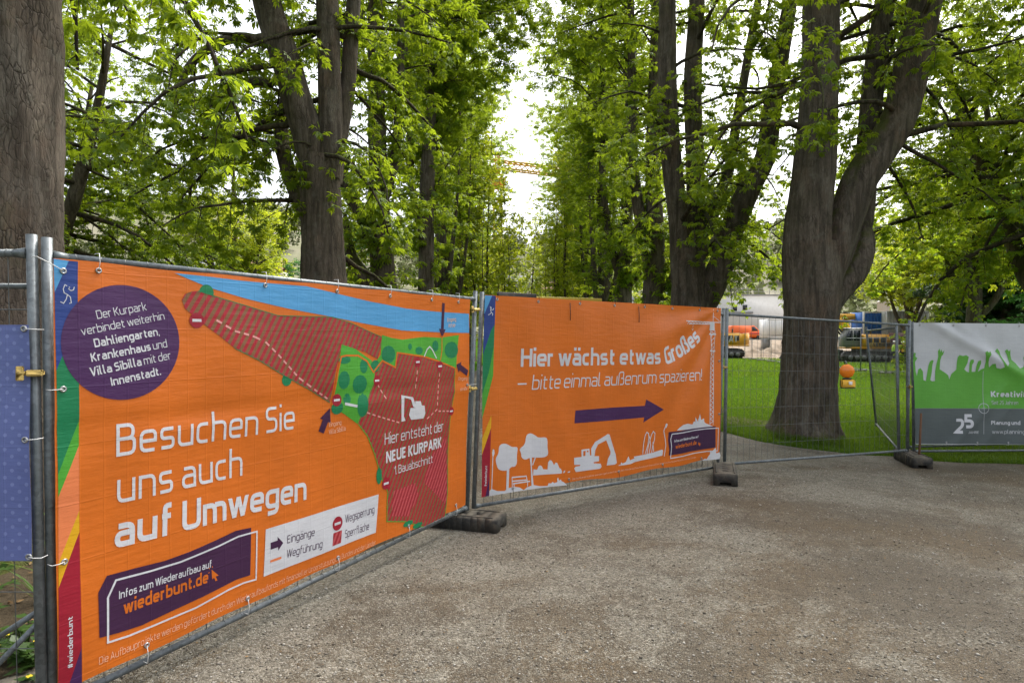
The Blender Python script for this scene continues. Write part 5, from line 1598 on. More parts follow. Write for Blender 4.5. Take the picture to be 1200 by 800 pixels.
for a in ([(530, 410), (535, 340), (545, 285), (556, 263), (568, 272), (572, 300), (565, 350), (548, 405)], [(560, 408), (570, 350), (590, 280), (602, 258), (613, 270), (612, 310), (600, 350), (592, 400)], [(575, 405), (585, 350), (576, 290)], [(606, 392), (600, 330)]):
    B.pl(A_, 'white', z6(a), 1.2, L2 + .0003)
B.pl(A_, 'white', z6([(684, 222), (672, 255), (682, 310), (686, 350), (676, 425)]), 1.1, L2); B.pp(A_, 'white', z6([(682, 212), (690, 204), (696, 210), (690, 232), (684, 236)]), L2)
B.pp(A_, 'white', z6([(755, 252), (775, 232), (800, 214), (830, 206), (862, 212), (872, 190), (882, 196), (880, 160), (898, 192), (913, 140), (922, 182), (942, 170), (944, 196), (955, 205), (985, 216), (1005, 226), (900, 240)]), L2)
B.pp(A_, 'white', z6([(918, 455), (940, 448), (950, 440), (962, 444), (974, 424), (984, 410), (984, 384), (996, 396), (1008, 380), (1024, 366), (1026, 405), (1050, 398), (1056, 420), (1050, 444), (985, 450)]), L2 + .0006)
B.pp(D_, 'plum', z6([(703, 262), (780, 254), (860, 240), (940, 230), (1020, 224), (1021, 366), (940, 378), (860, 392), (780, 408), (705, 419), (708, 380), (700, 320)]), L3)
B.pl(D_, 'white', z6([(716, 438), (722, 360), (716, 310), (724, 276), (800, 266), (880, 250), (960, 240), (1039, 236), (1036, 388), (960, 392), (880, 404), (800, 424)]), 1.1, L4, closed=True)
B.text([('Infos zum Wiederaufbau auf', .19)], z6([(740, 331)])[0], z6([(905, 300)])[0], z6([(740, 314)])[0], 'white', L4)
B.text([('wiederbunt.de', .20)], z6([(748, 374)])[0], z6([(893, 346)])[0], z6([(748, 347)])[0], 'orange', L4)
B.pp(D_, 'orange', z6([(906, 330), (922, 342), (915, 345), (919, 354), (913, 356), (911, 347), (905, 350)]), L4)
B.text([('Die Aufbauprojekte werden gefördert durch den Wiederaufbaufonds mit finanzieller Unterstützung des Bundes und der Länder', .11)], z6([(60, 583)])[0], z6([(893, 436)])[0], z6([(60, 571)])[0], 'small', L2, gap=.14)
# crane
C_ = 'crane_drawing'
cz = lambda l: [(540 + x / 2.9636, 330 + y / 2.9636) for x, y in l]
for a in ([(782, 136), (908, 142)], [(790, 146), (868, 147)]): B.pl(C_, 'white', cz(a), .9, L2)
zz = [(785 + 6 * i, 136.5 + .28 * i if i % 2 else 146.3) for i in range(15)]
B.pl(C_, 'white', cz(zz), .7, L2 + .0003)
B.pl(C_, 'white', cz([(882, 95), (880, 140)]), .9, L2); B.pl(C_, 'white', cz([(882, 120), (908, 141)]), .5, L2 + .0002)
B.pp(C_, 'white', cz([(869, 140), (886, 141), (885, 170), (868, 169)]), L2 + .0004)
for a in ([(873, 170), (871, 330), (865, 495)], [(886, 170), (882, 330), (876, 497)]): B.pl(C_, 'white', cz(a), 1.0, L2)
zz = [((872 - 7 * i / 40 + (12 if i % 2 else 1)), 172 + 8 * i) for i in range(41)]
B.pl(C_, 'white', cz(zz), .8, L2 + .0003)
B.pl(C_, 'white', cz([(868, 182), (890, 183)]), 1.6, L3); B.pl(C_, 'white', cz([(867, 240), (889, 241)]), 1.6, L3)
B.pl(C_, 'white', cz([(806, 147), (806, 160)]), .5, L2); B.pl(C_, 'white', cz([(803, 162), (806, 168), (809, 162)]), .7, L2)
TL, TR, BR_, BL = B.corners
sp = []
for t_ in (.04, .18, .33, .47, .60, .74, .88, .98): p = TL + (TR - TL) * t_; sp.append((p[0], p[1] - .035, 0, .06))
for t_ in (.10, .3, .5, .7, .9): p = BL + (BR_ - BL) * t_; sp.append((p[0], p[1] + .04, .0, -.09))
for t_ in (.35, .7): p = TR + (BR_ - TR) * t_; sp.append((p[0] - .03, p[1], .08, 0))
B.grommets(sp, 'darktie')
# loose ends of black cord hang down the front
m = MB()
for x, y in ((667, 355), (747, 359)):
    u, v = B.px(x, y); a = B.at(u, v, .008); b_ = B.at(u + .01, v - .17, .008)
    m.tube([a, (a + b_) / 2 + B.n * .004, b_], .0035, 5)
m.build('hanging_cord', MAT['darktie'], root, True)
B.finish()

# ================================================================ banner 4: white, green and grey
def w4(u, v):
    d = (u + 1.55) * .5 + (v - .75)
    return (.030 * hump((u + 1.75) * .55 + (v - .85) * 1.0, .16, .085) + .012 * hump((u + 1.75) * .9 + (v - .85), .55, .12)
            + .014 * hump(u - v * .9, -.55, .10) * (.3 + .7 / (1 + math.exp(v * 14))) + .010 * hump(u - v * .7, -.25, .09) * (.2 + .8 / (1 + math.exp(v * 14)))
            + .010 * math.sin(2.6 * u + 1.0) + .006 * math.sin(5 * v + 2 * u) + .004 * math.sin(9 * u - 5 * v))
L1, L2, L3, L4 = .004, .0055, .007, .008
B = Banner(PANELS[4], .055, w4)
root = empty('banner', tuple(W(1210, 380, 9.1)), 0, 'white and green banner with raised hands and a grey foot reading 25 JAHRE', 'banner', 'banners on the fence')
B.begin(root)
B.sheet('paper', [(1070, 378), (1346, 380.5), (1346, 521), (1073, 520.5)])
y4 = lambda l: [(1050 + x / 4, 360 + y / 4) for x, y in l]
hands = [(80, 330), (79, 245), (84, 212), (93, 214), (90, 230), (99, 238), (88, 256), (90, 300), (95, 322), (103, 290), (113, 284), (124, 300), (126, 340), (138, 345), (146, 300), (152, 270), (158, 254), (168, 246), (176, 250), (170, 270), (168, 300), (160, 340), (168, 346), (183, 345), (184, 300), (190, 265), (198, 230), (196, 205), (203, 192), (207, 210), (212, 196), (217, 212), (227, 200), (221, 222), (214, 228), (208, 250), (206, 290), (235, 308), (247, 318), (252, 338), (262, 312), (285, 292), (288, 255), (292, 232), (300, 224), (316, 228), (330, 224), (342, 232), (336, 262), (322, 290), (332, 300), (344, 305), (346, 262), (352, 246), (364, 244), (366, 256), (358, 270), (356, 302), (374, 302), (380, 268), (386, 252), (398, 248), (400, 262), (392, 285), (386, 302), (402, 290), (416, 285), (420, 255), (415, 232), (408, 212), (418, 204), (426, 212), (434, 204), (438, 218), (430, 236), (432, 258), (438, 282), (450, 266), (462, 264), (470, 284), (486, 288), (500, 280), (490, 250), (478, 222), (462, 205), (474, 192), (484, 206), (488, 226), (500, 252), (512, 276), (524, 262), (520, 228), (510, 204), (520, 196), (528, 206), (535, 198), (534, 222), (538, 246), (556, 262), (572, 286), (590, 280), (598, 262), (592, 236), (602, 222), (610, 240), (606, 262), (622, 290)]
x_end = 1346
more = []
for k_ in range(3):
    more += [(x + 480 + 330 * k_ - (0 if k_ == 0 else 0), y) for x, y in hands[24:62] if x < 480]
more = [p for p in more if 622 < p[0] < (x_end - 1050) * 4 - 6]
srt = []
lastx = 600
for p in more:
    if p[0] >= lastx - 22: srt.append(p); lastx = max(lastx, p[0])
B.pp('hands_print', 'bgreen', y4(hands + [((x_end - 1050) * 4 - 2, 300), ((x_end - 1050) * 4 - 2, 474), (600, 474), (84, 472)]), L1)
B.pp('grey_field', 'grey', y4([(84, 473), (600, 475), ((x_end - 1050) * 4 - 2, 475), ((x_end - 1050) * 4 - 2, 642), (600, 641), (93, 638)]), L1 + .0004)
B.text([('Kreativität', .21)], y4([(445, 419)])[0], y4([(648, 421)])[0], y4([(445, 393)])[0], 'white', L3)
B.text([('Seit 25 Jahren', .11)], y4([(445, 455)])[0], y4([(572, 456)])[0], y4([(445, 437)])[0], 'paper', L3)
B.text([('Planung und', .20)], y4([(444, 549)])[0], y4([(580, 550)])[0], y4([(444, 531)])[0], 'white', L3)
B.text([('www.planning', .13)], y4([(446, 591)])[0], y4([(600, 592)])[0], y4([(446, 573)])[0], 'paper', L3)
B.text([('2', .20)], y4([(274, 591)])[0], y4([(318, 591)])[0], y4([(274, 521)])[0], 'white', L3)
B.text([('5', .22)], y4([(320, 566)])[0], y4([(361, 566)])[0], y4([(320, 500)])[0], 'white', L3)
B.text([('JAHRE', .18)], y4([(335, 591)])[0], y4([(387, 591)])[0], y4([(335, 579)])[0], 'paper', L3)
c = B.px(1152.5, 478.3); e = abs(B.px(1152.5, 472.5)[1] - c[1])
B.line('crosshair', 'paper', [(c[0] + e * math.cos(a), c[1] + e * math.sin(a)) for a in (i / 24 * 2 * PI for i in range(24))], .008, L3, True)
B.line('crosshair', 'paper', [(c[0], c[1] + .55), (c[0], c[1] - .38)], .006, L3 + .0003)
B.line('crosshair', 'paper', [(c[0] - .03, c[1]), (c[0] + .03, c[1])], .006, L3 + .0005)
TL, TR, BR_, BL = B.corners
sp = []
for t_ in (.02, .16, .30, .44, .58, .72, .86): p = TL + (TR - TL) * t_; sp.append((p[0] + .02, p[1] - .035, 0, .05))
for t_ in (.13, .26, .39, .52, .65, .8): p = BL + (BR_ - BL) * t_; sp.append((p[0], p[1] + .03, .0, -.04))
B.grommets(sp, 'tie')
B.finish()

# ================================================================ banner 0: blue with dots
B = Banner(PANELS[0], .045, lambda u, v: .006 * math.sin(3 * u) + .005 * math.sin(5 * v + u) + .003 * math.sin(12 * v))
root = empty('banner', tuple(W(-200, 385, 2.5)), 0, 'blue violet banner with paler dots at the left border', 'banner', 'banners on the fence')
B.begin(root)
B.sheet('blue', [(-940, 382), (32, 380.5), (37, 657), (-940, 662)])
p0, p1, p2 = B.px(27, 385), B.px(30, 515), B.px(34, 652)
B.grommets([(p0[0], p0[1], .06, -.003), (p1[0], p1[1], .055, .004), (p2[0], p2[1], .055, -.003)])
B.finish()
# ---------------------------------------------------------------- building site and what stands behind it
MAT['cat_yellow'] = weathered('machine_yellow', (.72, .36, .02), .4, 0, .2, 3, (.16, .11, .06), .35)
MAT['steel_dark'] = weathered('dark_steel', (.035, .033, .03), .6, .3, .3, 3, (.13, .10, .07), .5)
MAT['mach_grey'] = weathered('machine_grey', (.22, .22, .21), .5, 0, .2, 3)
MAT['white_paint'] = weathered('white_paint', (.74, .74, .72), .5, 0, .12, 1.2, (.3, .28, .25), .2)
MAT['white_wall'] = weathered('white_render', (.62, .61, .58), .8, 0, .15, .4, (.3, .28, .24), .25)
MAT['glass'] = flat('dark_glass', (.02, .025, .03), .1, 0, .8)
MAT['rubber'] = flat('tyre_rubber', (.02, .02, .02), .8)
MAT['con_grey'] = weathered('container_grey', (.50, .51, .51), .55, 0, .1, 1.5, (.25, .22, .2), .25)
MAT['con_blue'] = weathered('container_blue', (.02, .13, .46), .5, 0, .15, 1.5, (.1, .1, .12), .2)
MAT['van_orange'] = flat('signal_orange', (.82, .14, .015), .35)
MAT['red'] = flat('signal_red', (.55, .03, .02), .45)
MAT['hivis_y'] = flat('hivis_yellow', (.52, .78, .08), .7)
MAT['hivis_o'] = flat('hivis_orange', (.85, .42, .05), .7)
MAT['skin'] = flat('skin', (.42, .26, .18), .6)
MAT['trouser'] = flat('dark_trousers', (.03, .03, .04), .85)
MAT['ink_dark'] = flat('dark_lettering', (.03, .028, .025), .5)
MAT['ink_grey'] = flat('grey_lettering', (.55, .55, .52), .5)

def text_mb(m, runs, O, eu, ev, en, height, width):
    strokes, wd = text_strokes(runs, .10)
    for pl, cl, w in strokes:
        for q in stroke2d(pl, w, cl):
            pts = [(float(a) * width / wd, float(b) * height) for a, b in q]
            m.add([tuple(Vector(O) + Vector(eu) * a + Vector(ev) * b + Vector(en) * .01) for a, b in pts], [(0, 1, 2, 3)])

def track(m, x0, x1, y, wd, h):
    r = h / 2; prof = []
    for i in range(9): a = PI / 2 + PI * i / 8; prof.append((x0 + r + r * math.cos(a), r + r * math.sin(a)))
    for i in range(9): a = -PI / 2 + PI * i / 8; prof.append((x1 - r + r * math.cos(a), r + r * math.sin(a)))
    m.prism(prof, (0, 0, 0), (1, 0, 0), (0, 0, 1), (0, 1, 0), y - wd / 2, y + wd / 2)
    n = int((x1 - x0 - 2 * r) / .2)
    for i in range(n):                       # track shoes stand proud
        x = x0 + r + .2 * i + .1
        m.box((x, y, h + .015), (.15, wd + .04, .05)); m.box((x, y, .012), (.15, wd + .04, .05))
    for s, xc in ((PI, x0 + r), (0, x1 - r)):
        for i in range(1, 6):
            a = s - PI / 2 + PI * i / 6
            m.box((xc + (r + .012) * math.cos(a), y, r + (r + .012) * math.sin(a)), (.05, wd + .04, .15), rot=Matrix.Rotation(-a, 3, 'Y'))

def excavator(label, loc, rz, s=1.0, letters=None, boom=True):
    """faces -X; tracks on the ground"""
    root = empty('excavator', loc, rz, label, 'excavator', 'excavators on the site')
    for y in (-1.15, 1.15):
        m = MB(); track(m, -2.1, 2.1, y, .6, .95)
        tr = m.build('track', MAT['steel_dark'], root)
        m = MB()
        for i in range(6):
            x = -1.5 + .6 * i
            m.tube([(x, y - .32, .42), (x, y + .32, .42)], .22, 10)
        m.build('roller', MAT['mach_grey'], tr)
    MB().box((0, 0, .75), (1.8, 1.8, .5), 0, .05).tube([(0, 0, .95), (0, 0, 1.2)], .7, 20).build('undercarriage', MAT['steel_dark'], root)
    m = MB()
    m.box((.55, 0, 1.28), (4.0, 2.7, .16), 0, .03)
    m.prism([(-.35, 0), (2.1, 0), (2.1, 1.05), (1.6, 1.15), (-.2, 1.15), (-.35, 1.0)], (0, 0, 1.37), (1, 0, 0), (0, 0, 1), (0, 1, 0), -1.35, 1.35)
    m.build('body', MAT['cat_yellow'], root)
    w = []
    for i in range(9): a = -PI / 2 + PI * i / 8; w.append((2.12 + .55 * math.cos(a), 1.36 * math.sin(a)))
    MB().prism(w, (0, 0, 1.3), (1, 0, 0), (0, 1, 0), (0, 0, 1), 0, 1.2).build('counterweight', MAT['cat_yellow'], root)
    m = MB()
    for x in (.2, .8, 1.4): m.box((x, -1.36, 2.0), (.45, .03, .5), 0, .01)
    m.tube([(1.1, .3, 2.5), (1.1, .3, 2.95)], .08, 8)
    m.build('louvre', MAT['steel_dark'], root)
    m = MB()
    m.prism([(-2.0, 1.36), (-.5, 1.36), (-.5, 3.0), (-1.6, 3.0), (-2.0, 2.3)], (0, 0, 0), (1, 0, 0), (0, 0, 1), (0, 1, 0), -1.32, -.32)
    cab = m.build('cab', MAT['mach_grey'], root)
    for y in (-1.335, -.305):
        d = .012 if y > -1 else -.012
        for pf in ([(-1.88, 1.95), (-1.28, 1.95), (-1.28, 2.86), (-1.58, 2.86), (-1.88, 2.3)], [(-1.16, 1.95), (-.6, 1.95), (-.6, 2.86), (-1.16, 2.86)]):
            MB().prism(pf, (0, 0, 0), (1, 0, 0), (0, 0, 1), (0, 1, 0), y, y + d).build('window', MAT['glass'], cab)
    MB().box((-1.05, -.82, 3.05), (1.3, 1.05, .10), 0, .03).build('roof', MAT['white_paint'], cab)
    if boom:
        def arm(pts, ws, y0, y1, nm, mat):
            P = [Vector((x, 0, z)) for x, z in pts]; up, lo = [], []
            for i, p in enumerate(P):
                t = ((P[min(i + 1, len(P) - 1)] - P[max(i - 1, 0)])).normalized(); n = Vector((-t.z, 0, t.x))
                up.append(p + n * ws[i]); lo.append(p - n * ws[i])
            MB().prism([(v.x, v.z) for v in up + lo[::-1]], (0, 0, 0), (1, 0, 0), (0, 0, 1), (0, 1, 0), y0, y1).build(nm, mat, root)
        arm([(-.4, 1.6), (-1.4, 3.2), (-2.6, 4.2), (-4.2, 4.3), (-5.6, 3.7)], [.26, .38, .40, .28, .18], -.24, .24, 'boom', MAT['cat_yellow'])
        arm([(-5.2, 4.1), (-5.8, 3.4), (-6.3, 1.2)], [.18, .26, .14], -.18, .18, 'stick', MAT['cat_yellow'])
        m = MB()
        m.tube([(-.9, .32, 1.7), (-2.6, .32, 3.7)], .09, 8).tube([(-.9, -.32, 1.7), (-2.6, -.32, 3.7)], .09, 8).tube([(-3.0, 0, 4.7), (-5.1, 0, 4.35)], .08, 8)
        m.build('cylinder_ram', MAT['steel_dark'], root)
        MB().prism([(-6.3, 1.3), (-6.0, .9), (-6.0, .35), (-6.5, .1), (-7.1, .25), (-6.9, .6), (-6.7, 1.1)], (0, 0, 0), (1, 0, 0), (0, 0, 1), (0, 1, 0), -.6, .6).build('bucket', MAT['steel_dark'], root)
    if letters:
        m = MB(); text_mb(m, [(letters[0], .2)], letters[1], (1, 0, 0), (0, 0, 1), (0, -1, 0), letters[2], letters[3]); m.build('lettering', MAT[letters[4]], root)
    root.scale = (s, s, s)
    return root

Ya = 66.0
xa = (880 - CX) / F * Ya
excavator('ochre yellow excavator on dark tracks beside the end of the arrow banner, orange van behind', (xa - 3.2, Ya, gzf(20, Ya)), R(-16), 1.06, ('CAT', (.25, -1.38, 1.62), .62, 1.25, 'ink_grey'))
Yb = 54.0
xb = (1041 - CX) / F * Yb
excavator('yellow excavator with white roofed cab seen right of the huge trunk', (xb - 2.5, Yb, gzf(20, Yb)), R(-4), .95, ('LIEBHERR', (.55, -1.38, 1.45), .26, 1.5, 'ink_dark'))
Yc = 60.0
ec = excavator('orange yellow excavator further back whose raised arm shows above the cab of another', ((968 - CX) / F * Yc, Yc + 2, gzf(20, Yc)), R(188), 1.0)

def container(label, px0, px1, pytop, Y, mat, h=2.6, d=2.4, edge=None):
    x0, x1 = (px0 - CX) / F * Y, (px1 - CX) / F * Y
    zt = EYE + (CY - pytop) / F * Y
    z0 = zt - h
    root = empty('container', ((x0 + x1) / 2, Y, z0), 0, label, 'container', 'containers on the site')
    L = x1 - x0
    m = MB()
    m.box((0, 0, h / 2), (L - .1, d - .1, h - .1))
    n = int(L / .3)
    for i in range(n): m.box((-L / 2 + .2 + (L - .4) * i / max(1, n - 1), -d / 2 + .03, h / 2), (.14, .08, h - .3))
    m.build('corrugated_wall', mat, root)
    for x in (-L / 2 + .07, L / 2 - .07):
        for y in (-d / 2 + .07, d / 2 - .07): MB().box((x, y, h / 2), (.15, .15, h)).build('corner_post', edge or mat, root)
    for z in (.08, h - .08):
        for y in (-d / 2 + .06, d / 2 - .06): MB().box((0, y, z), (L - .29, .13, .16)).build('rail', edge or mat, root)
    if z0 > gzf(x0, Y) + .4:
        for x in (-L / 2 + .4, L / 2 - .4): MB().box((x, 0, -(z0 - gzf(x0, Y)) / 2 + .002), (.5, 1.6, z0 - gzf(x0, Y))).build('support_block', MAT['mach_grey'], root)
    return root
container('blue shipping container with white corner posts behind the yellow excavator', 1004, 1030, 365.5, 62, MAT['con_blue'], 2.5, 2.4, MAT['white_paint'])
container('long pale grey container next to the blue one', 1031, 1079, 365, 61, MAT['con_grey'])
container('white site container left of the huge trunk below the white building', 894, 930, 374, 82, MAT['white_paint'], 2.5)
# white tilt above the containers
def tilt():
    Y = 70; x0, x1 = (1035 - CX) / F * Y, (1063 - CX) / F * Y
    zt = EYE + (CY - 352) / F * Y
    r = empty('lorry', ((x0 + x1) / 2, Y, gzf(30, Y)), 0, 'lorry with a tall white box body rising behind the grey container', 'lorry')
    g = gzf(30, Y); L = x1 - x0; H = zt - g
    MB().box((0, 0, (H + 1.1) / 2), (L, 2.5, H - 1.1), 0, .06).build('box_body', MAT['white_paint'], r)
    MB().box((0, 0, .95), (L + .2, 2.2, .25)).build('chassis', MAT['steel_dark'], r)
    MB().box((L / 2 + 1.2, 0, 1.9), (2.0, 2.4, 2.4), 0, .15).build('cab', MAT['white_paint'], r)
    for x in (-L / 2 + .6, L / 2 + 1.2):
        for y in (-1.1, 1.1): MB().tube([(x, y - .15, .5), (x, y + .15, .5)], .5, 18).build('wheel', MAT['rubber'], r)
tilt()
# dark dumper with red canopy
def dumper():
    Y = 51; x = (1077 - CX) / F * Y; g = gzf(30, Y)
    r = empty('site_dumper', (x, Y, g), R(10), 'dark site dumper with red canopy beside the green banner edge', 'dumper')
    MB().prism([(-1.6, 1.0), (.1, 1.0), (.3, 2.3), (-2.0, 2.5)], (0, 0, 0), (1, 0, 0), (0, 0, 1), (0, 1, 0), -1.0, 1.0).build('skip', weathered('muddy_dark_red', (.10, .035, .03), .6, 0, .4, 3), r)
    MB().box((.5, 0, .85), (3.6, 1.3, .5), 0, .05).box((1.4, 0, 1.4), (1.3, 1.4, .8), 0, .08).build('body', MAT['steel_dark'], r)
    m = MB()
    for a in (.6, 1.9):
        for y in (-.65, .65): m.tube([(a, y, 1.2), (a, y, 2.95)], .05, 6)
    m.build('canopy_post', MAT['steel_dark'], r)
    MB().box((1.2, 0, 3.0), (1.9, 1.6, .14), 0, .04).build('canopy', MAT['red'], r)
    for a in (-1.0, 1.5):
        for y in (-.95, .95): MB().tube([(a, y - .2, .6), (a, y + .2, .6)], .6, 18).build('wheel', MAT['rubber'], r)
dumper()

# orange van
def van():
    Y = 92; x0, x1 = (856 - CX) / F * Y, (892 - CX) / F * Y; L = x1 - x0
    r = empty('van', ((x0 + x1) / 2, Y, gzf(30, Y)), 0, 'bright orange van with sloping windscreen in front of the white building', 'van')
    h = L / 2
    prof = [(-h, .35), (h, .35), (h, .95), (h - .5, 1.2), (h - 1.3, 2.05), (h - 1.5, 2.15), (-h + .1, 2.15), (-h, 2.0)]
    MB().prism(prof, (0, 0, 0), (1, 0, 0), (0, 0, 1), (0, 1, 0), -.95, .95).build('body', MAT['van_orange'], r)
    for y0, y1 in ((-.965, -.94), (.94, .965)): MB().prism([(h - 1.75, 1.3), (h - .75, 1.3), (h - 1.4, 1.98), (h - 1.75, 1.98)], (0, 0, 0), (1, 0, 0), (0, 0, 1), (0, 1, 0), y0, y1).build('window', MAT['glass'], r)
    MB().prism([(h - .52, 1.235), (h - 1.26, 2.02), (h - 1.24, 2.05), (h - .50, 1.26)], (0, 0, 0), (1, 0, 0), (0, 0, 1), (0, 1, 0), -.85, .85).build('windscreen', MAT['glass'], r)
    MB().box((0, -.955, 1.0), (L - .6, .02, .18)).build('stripe', MAT['red'], r)
    for x in (-h + .8, h - .8):
        for y in (-.85, .85): MB().tube([(x, y - .12, .34), (x, y + .12, .34)], .34, 16).build('wheel', MAT['rubber'], r)
van()

# flat roofed white building
def white_building():
    Y = 112; x0, x1 = (838 - CX) / F * Y, (921 - CX) / F * Y
    g = gzf(40, Y); zt = EYE + (CY - 346.5) / F * Y
    r = empty('building', ((x0 + x1) / 2, Y, g), 0, 'white flat roofed building with two small dark windows behind the site', 'building')
    L = x1 - x0; H = zt - g
    MB().box((0, 5, H / 2), (L, 10, H)).build('wall', MAT['white_wall'], r)
    rf = MB().box((0, 5, H + .12), (L + .5, 10.5, .25)).build('roof', MAT['mach_grey'], r)
    m = MB()
    for i in range(14): m.tube([(-L / 2 + L * i / 13, .0, H + .24), (-L / 2 + L * i / 13, .0, H + 1.3)], .04, 5)
    for z in (.75, 1.3): m.tube([(-L / 2, 0, H + z), (L / 2, 0, H + z)], .035, 5)
    m.build('railing', MAT['mach_grey'], rf)
    for px, py in ((873, 361), (861, 362)):
        x = (px - CX) / F * Y - (x0 + x1) / 2; z = EYE + (CY - py) / F * Y - g
        f = MB().box((x, -.01, z), (1.0, .10, 1.35), 0, .02).build('window', MAT['white_paint'], r)
        MB().box((x, -.065, z + .12), (.82, .03, .95)).build('pane', MAT['glass'], f)
    MB().box((-L / 2 + 3.5, -.3, H * .62), (6.5, .5, .35), 0, .05).build('ledge', MAT['mach_grey'], r)
white_building()

def house(label, px0, px1, pyeave, pyridge, Y, wall, roof, name='house', nwin=3):
    x0, x1 = (px0 - CX) / F * Y, (px1 - CX) / F * Y; g = hill_z((x0 + x1) / 2, Y)
    L = x1 - x0; He = EYE + (CY - pyeave) / F * Y - g; Hr = EYE + (CY - pyridge) / F * Y - g; D = 9
    r = empty(name, ((x0 + x1) / 2, Y, g), 0, label, 'house', 'houses behind the park')
    MB().box((0, D / 2, He / 2 - 1), (L, D, He + 2)).build('wall', wall, r)
    MB().prism([(-.6, He - .1), (D / 2, Hr), (D + .6, He - .1), (D + .6, He + .15), (D / 2, Hr + .3), (-.6, He + .15)], (0, 0, 0), (0, 1, 0), (0, 0, 1), (1, 0, 0), -L / 2 - .4, L / 2 + .4).build('roof', roof, r)
    for fl in range(max(1, int(He / 3))):
        for i in range(nwin):
            x = -L / 2 + L * (i + .5) / nwin; z = 1.6 + 3 * fl
            if z + .8 > He: continue
            f = MB().box((x, -.02, z), (1.3, .1, 1.5)).build('window', MAT['white_paint'], r)
            MB().box((x, -.08, z), (1.05, .03, 1.25)).build('pane', MAT['glass'], f)

# ---------------------------------------------------------------- wooded hillside
def hill_z(x, y):
    t = np.clip((np.asarray(y, float) - 150) / 330, 0, 1)
    s = t * t * (3 - 2 * t)
    x = np.asarray(x, float)
    H = 74 + 26 * np.exp(-((x + 260) / 170) ** 2) + 8 * np.sin(x / 75.0) + 5 * np.sin(x / 31.0 + 1) - 14 * np.exp(-((x - 40) / 90) ** 2)
    return 2.0 * np.clip((np.asarray(y, float) - 78) / 10, 0, 1) + s * H
def hills():
    nx, ny = 150, 60
    X = np.linspace(-900, 900, nx); Yv = np.linspace(140, 700, ny)
    gx, gy = np.meshgrid(X, Yv)
    z = hill_z(gx, gy) - .3
    V = np.stack([gx, gy, z], -1).reshape(-1, 3)
    i = (np.arange(ny - 1)[:, None] * nx + np.arange(nx - 1)[None]).reshape(-1)
    t = NT('hillside_meadow'); p = t.geo()
    c = t.ramp(t.noise(p, .02, 6, .65), [(.35, (.12, .13, .07)), (.5, (.18, .18, .11)), (.65, (.24, .22, .17))])  # pale tones carry the haze of distance; no air is modelled
    m = t.principled(c, .95, 0, None, .1)
    tag(mesh_np('hills', V, np.stack([i, i + 1, i + nx + 1, i + nx], 1), m, None, True), kind='structure')
    # the wood on it: a far mass of crowns
    rng = np.random.default_rng(77)
    N = 2600
    x = rng.uniform(-520, 560, N); y = 150 + 420 * rng.random(N) ** .8
    keep = (np.sin(x / 60 + y / 45) + np.sin(x / 23 - y / 31) * .6 + rng.normal(0, .6, N)) > -.5
    x, y = x[keep], y[keep]; N = len(x)
    z = hill_z(x, y)
    per = 110
    ctr = np.stack([x, y, z], 1)
    R_ = rng.uniform(3.2, 6.5, N); Hh = rng.uniform(7, 14, N)
    d = unit(rng.normal(0, 1, (N, per, 3)))
    rad = rng.random((N, per, 1)) ** .4
    pos = d * rad * np.stack([R_, R_, Hh * .45], 1)[:, None] + (ctr + np.stack([0 * R_, 0 * R_, Hh * .6], 1))[:, None]
    pos = pos.reshape(-1, 3); n = len(pos)
    a = unit(rng.normal(0, 1, (n, 3))); b = unit(np.cross(a, rng.normal(0, 1, (n, 3))))
    s = rng.uniform(.5, 1.3, (n, 1))
    V = np.stack([pos - a * s, pos + b * s * .8, pos + a * s, pos - b * s * .8], 1).reshape(-1, 3)
    t = NT('hazed_hill_foliage'); at = t.n('Attribute', attribute_name='tint')
    c = t.ramp(at.outputs['Fac'], [(0, (.12, .13, .075)), (.45, (.18, .20, .09)), (.75, (.26, .28, .13)), (1, (.27, .25, .20))])  # foliage greens lightened to paint in distance haze
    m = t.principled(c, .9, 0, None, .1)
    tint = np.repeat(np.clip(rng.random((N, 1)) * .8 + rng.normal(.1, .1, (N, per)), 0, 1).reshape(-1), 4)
    tag(mesh_np('hill_wood', V, np.arange(n * 4).reshape(-1, 4), m, attr=tint), 'green spring wood, coloured pale for haze, covering the hillside far behind the park', 'wood', kind='stuff')
hills()
RT = weathered('clay_roof', (.26, .13, .085), .8, 0, .3, .8); DT = weathered('slate_roof', (.12, .125, .14), .7, 0, .3, .8); CR = weathered('cream_render', (.62, .56, .46), .85, 0, .1, .5)
house('cream house with dark slate roof seen low in the gap between the rows', 594, 634, 340, 322, 175, CR, DT, nwin=4)
house('white house with clay red roof behind the nearly bare young tree', 630, 668, 344, 330, 160, MAT['white_wall'], RT)
house('long pale house with slate roof on the slope above the map banner', 178, 262, 322, 304, 190, CR, DT, nwin=6)
house('cream house with red roof on the slope left of the broad chestnut', 285, 330, 318, 304, 210, CR, RT)
house('grey roofed house behind the second row of trunks, right of the gap', 690, 742, 352, 336, 170, MAT['white_wall'], DT)

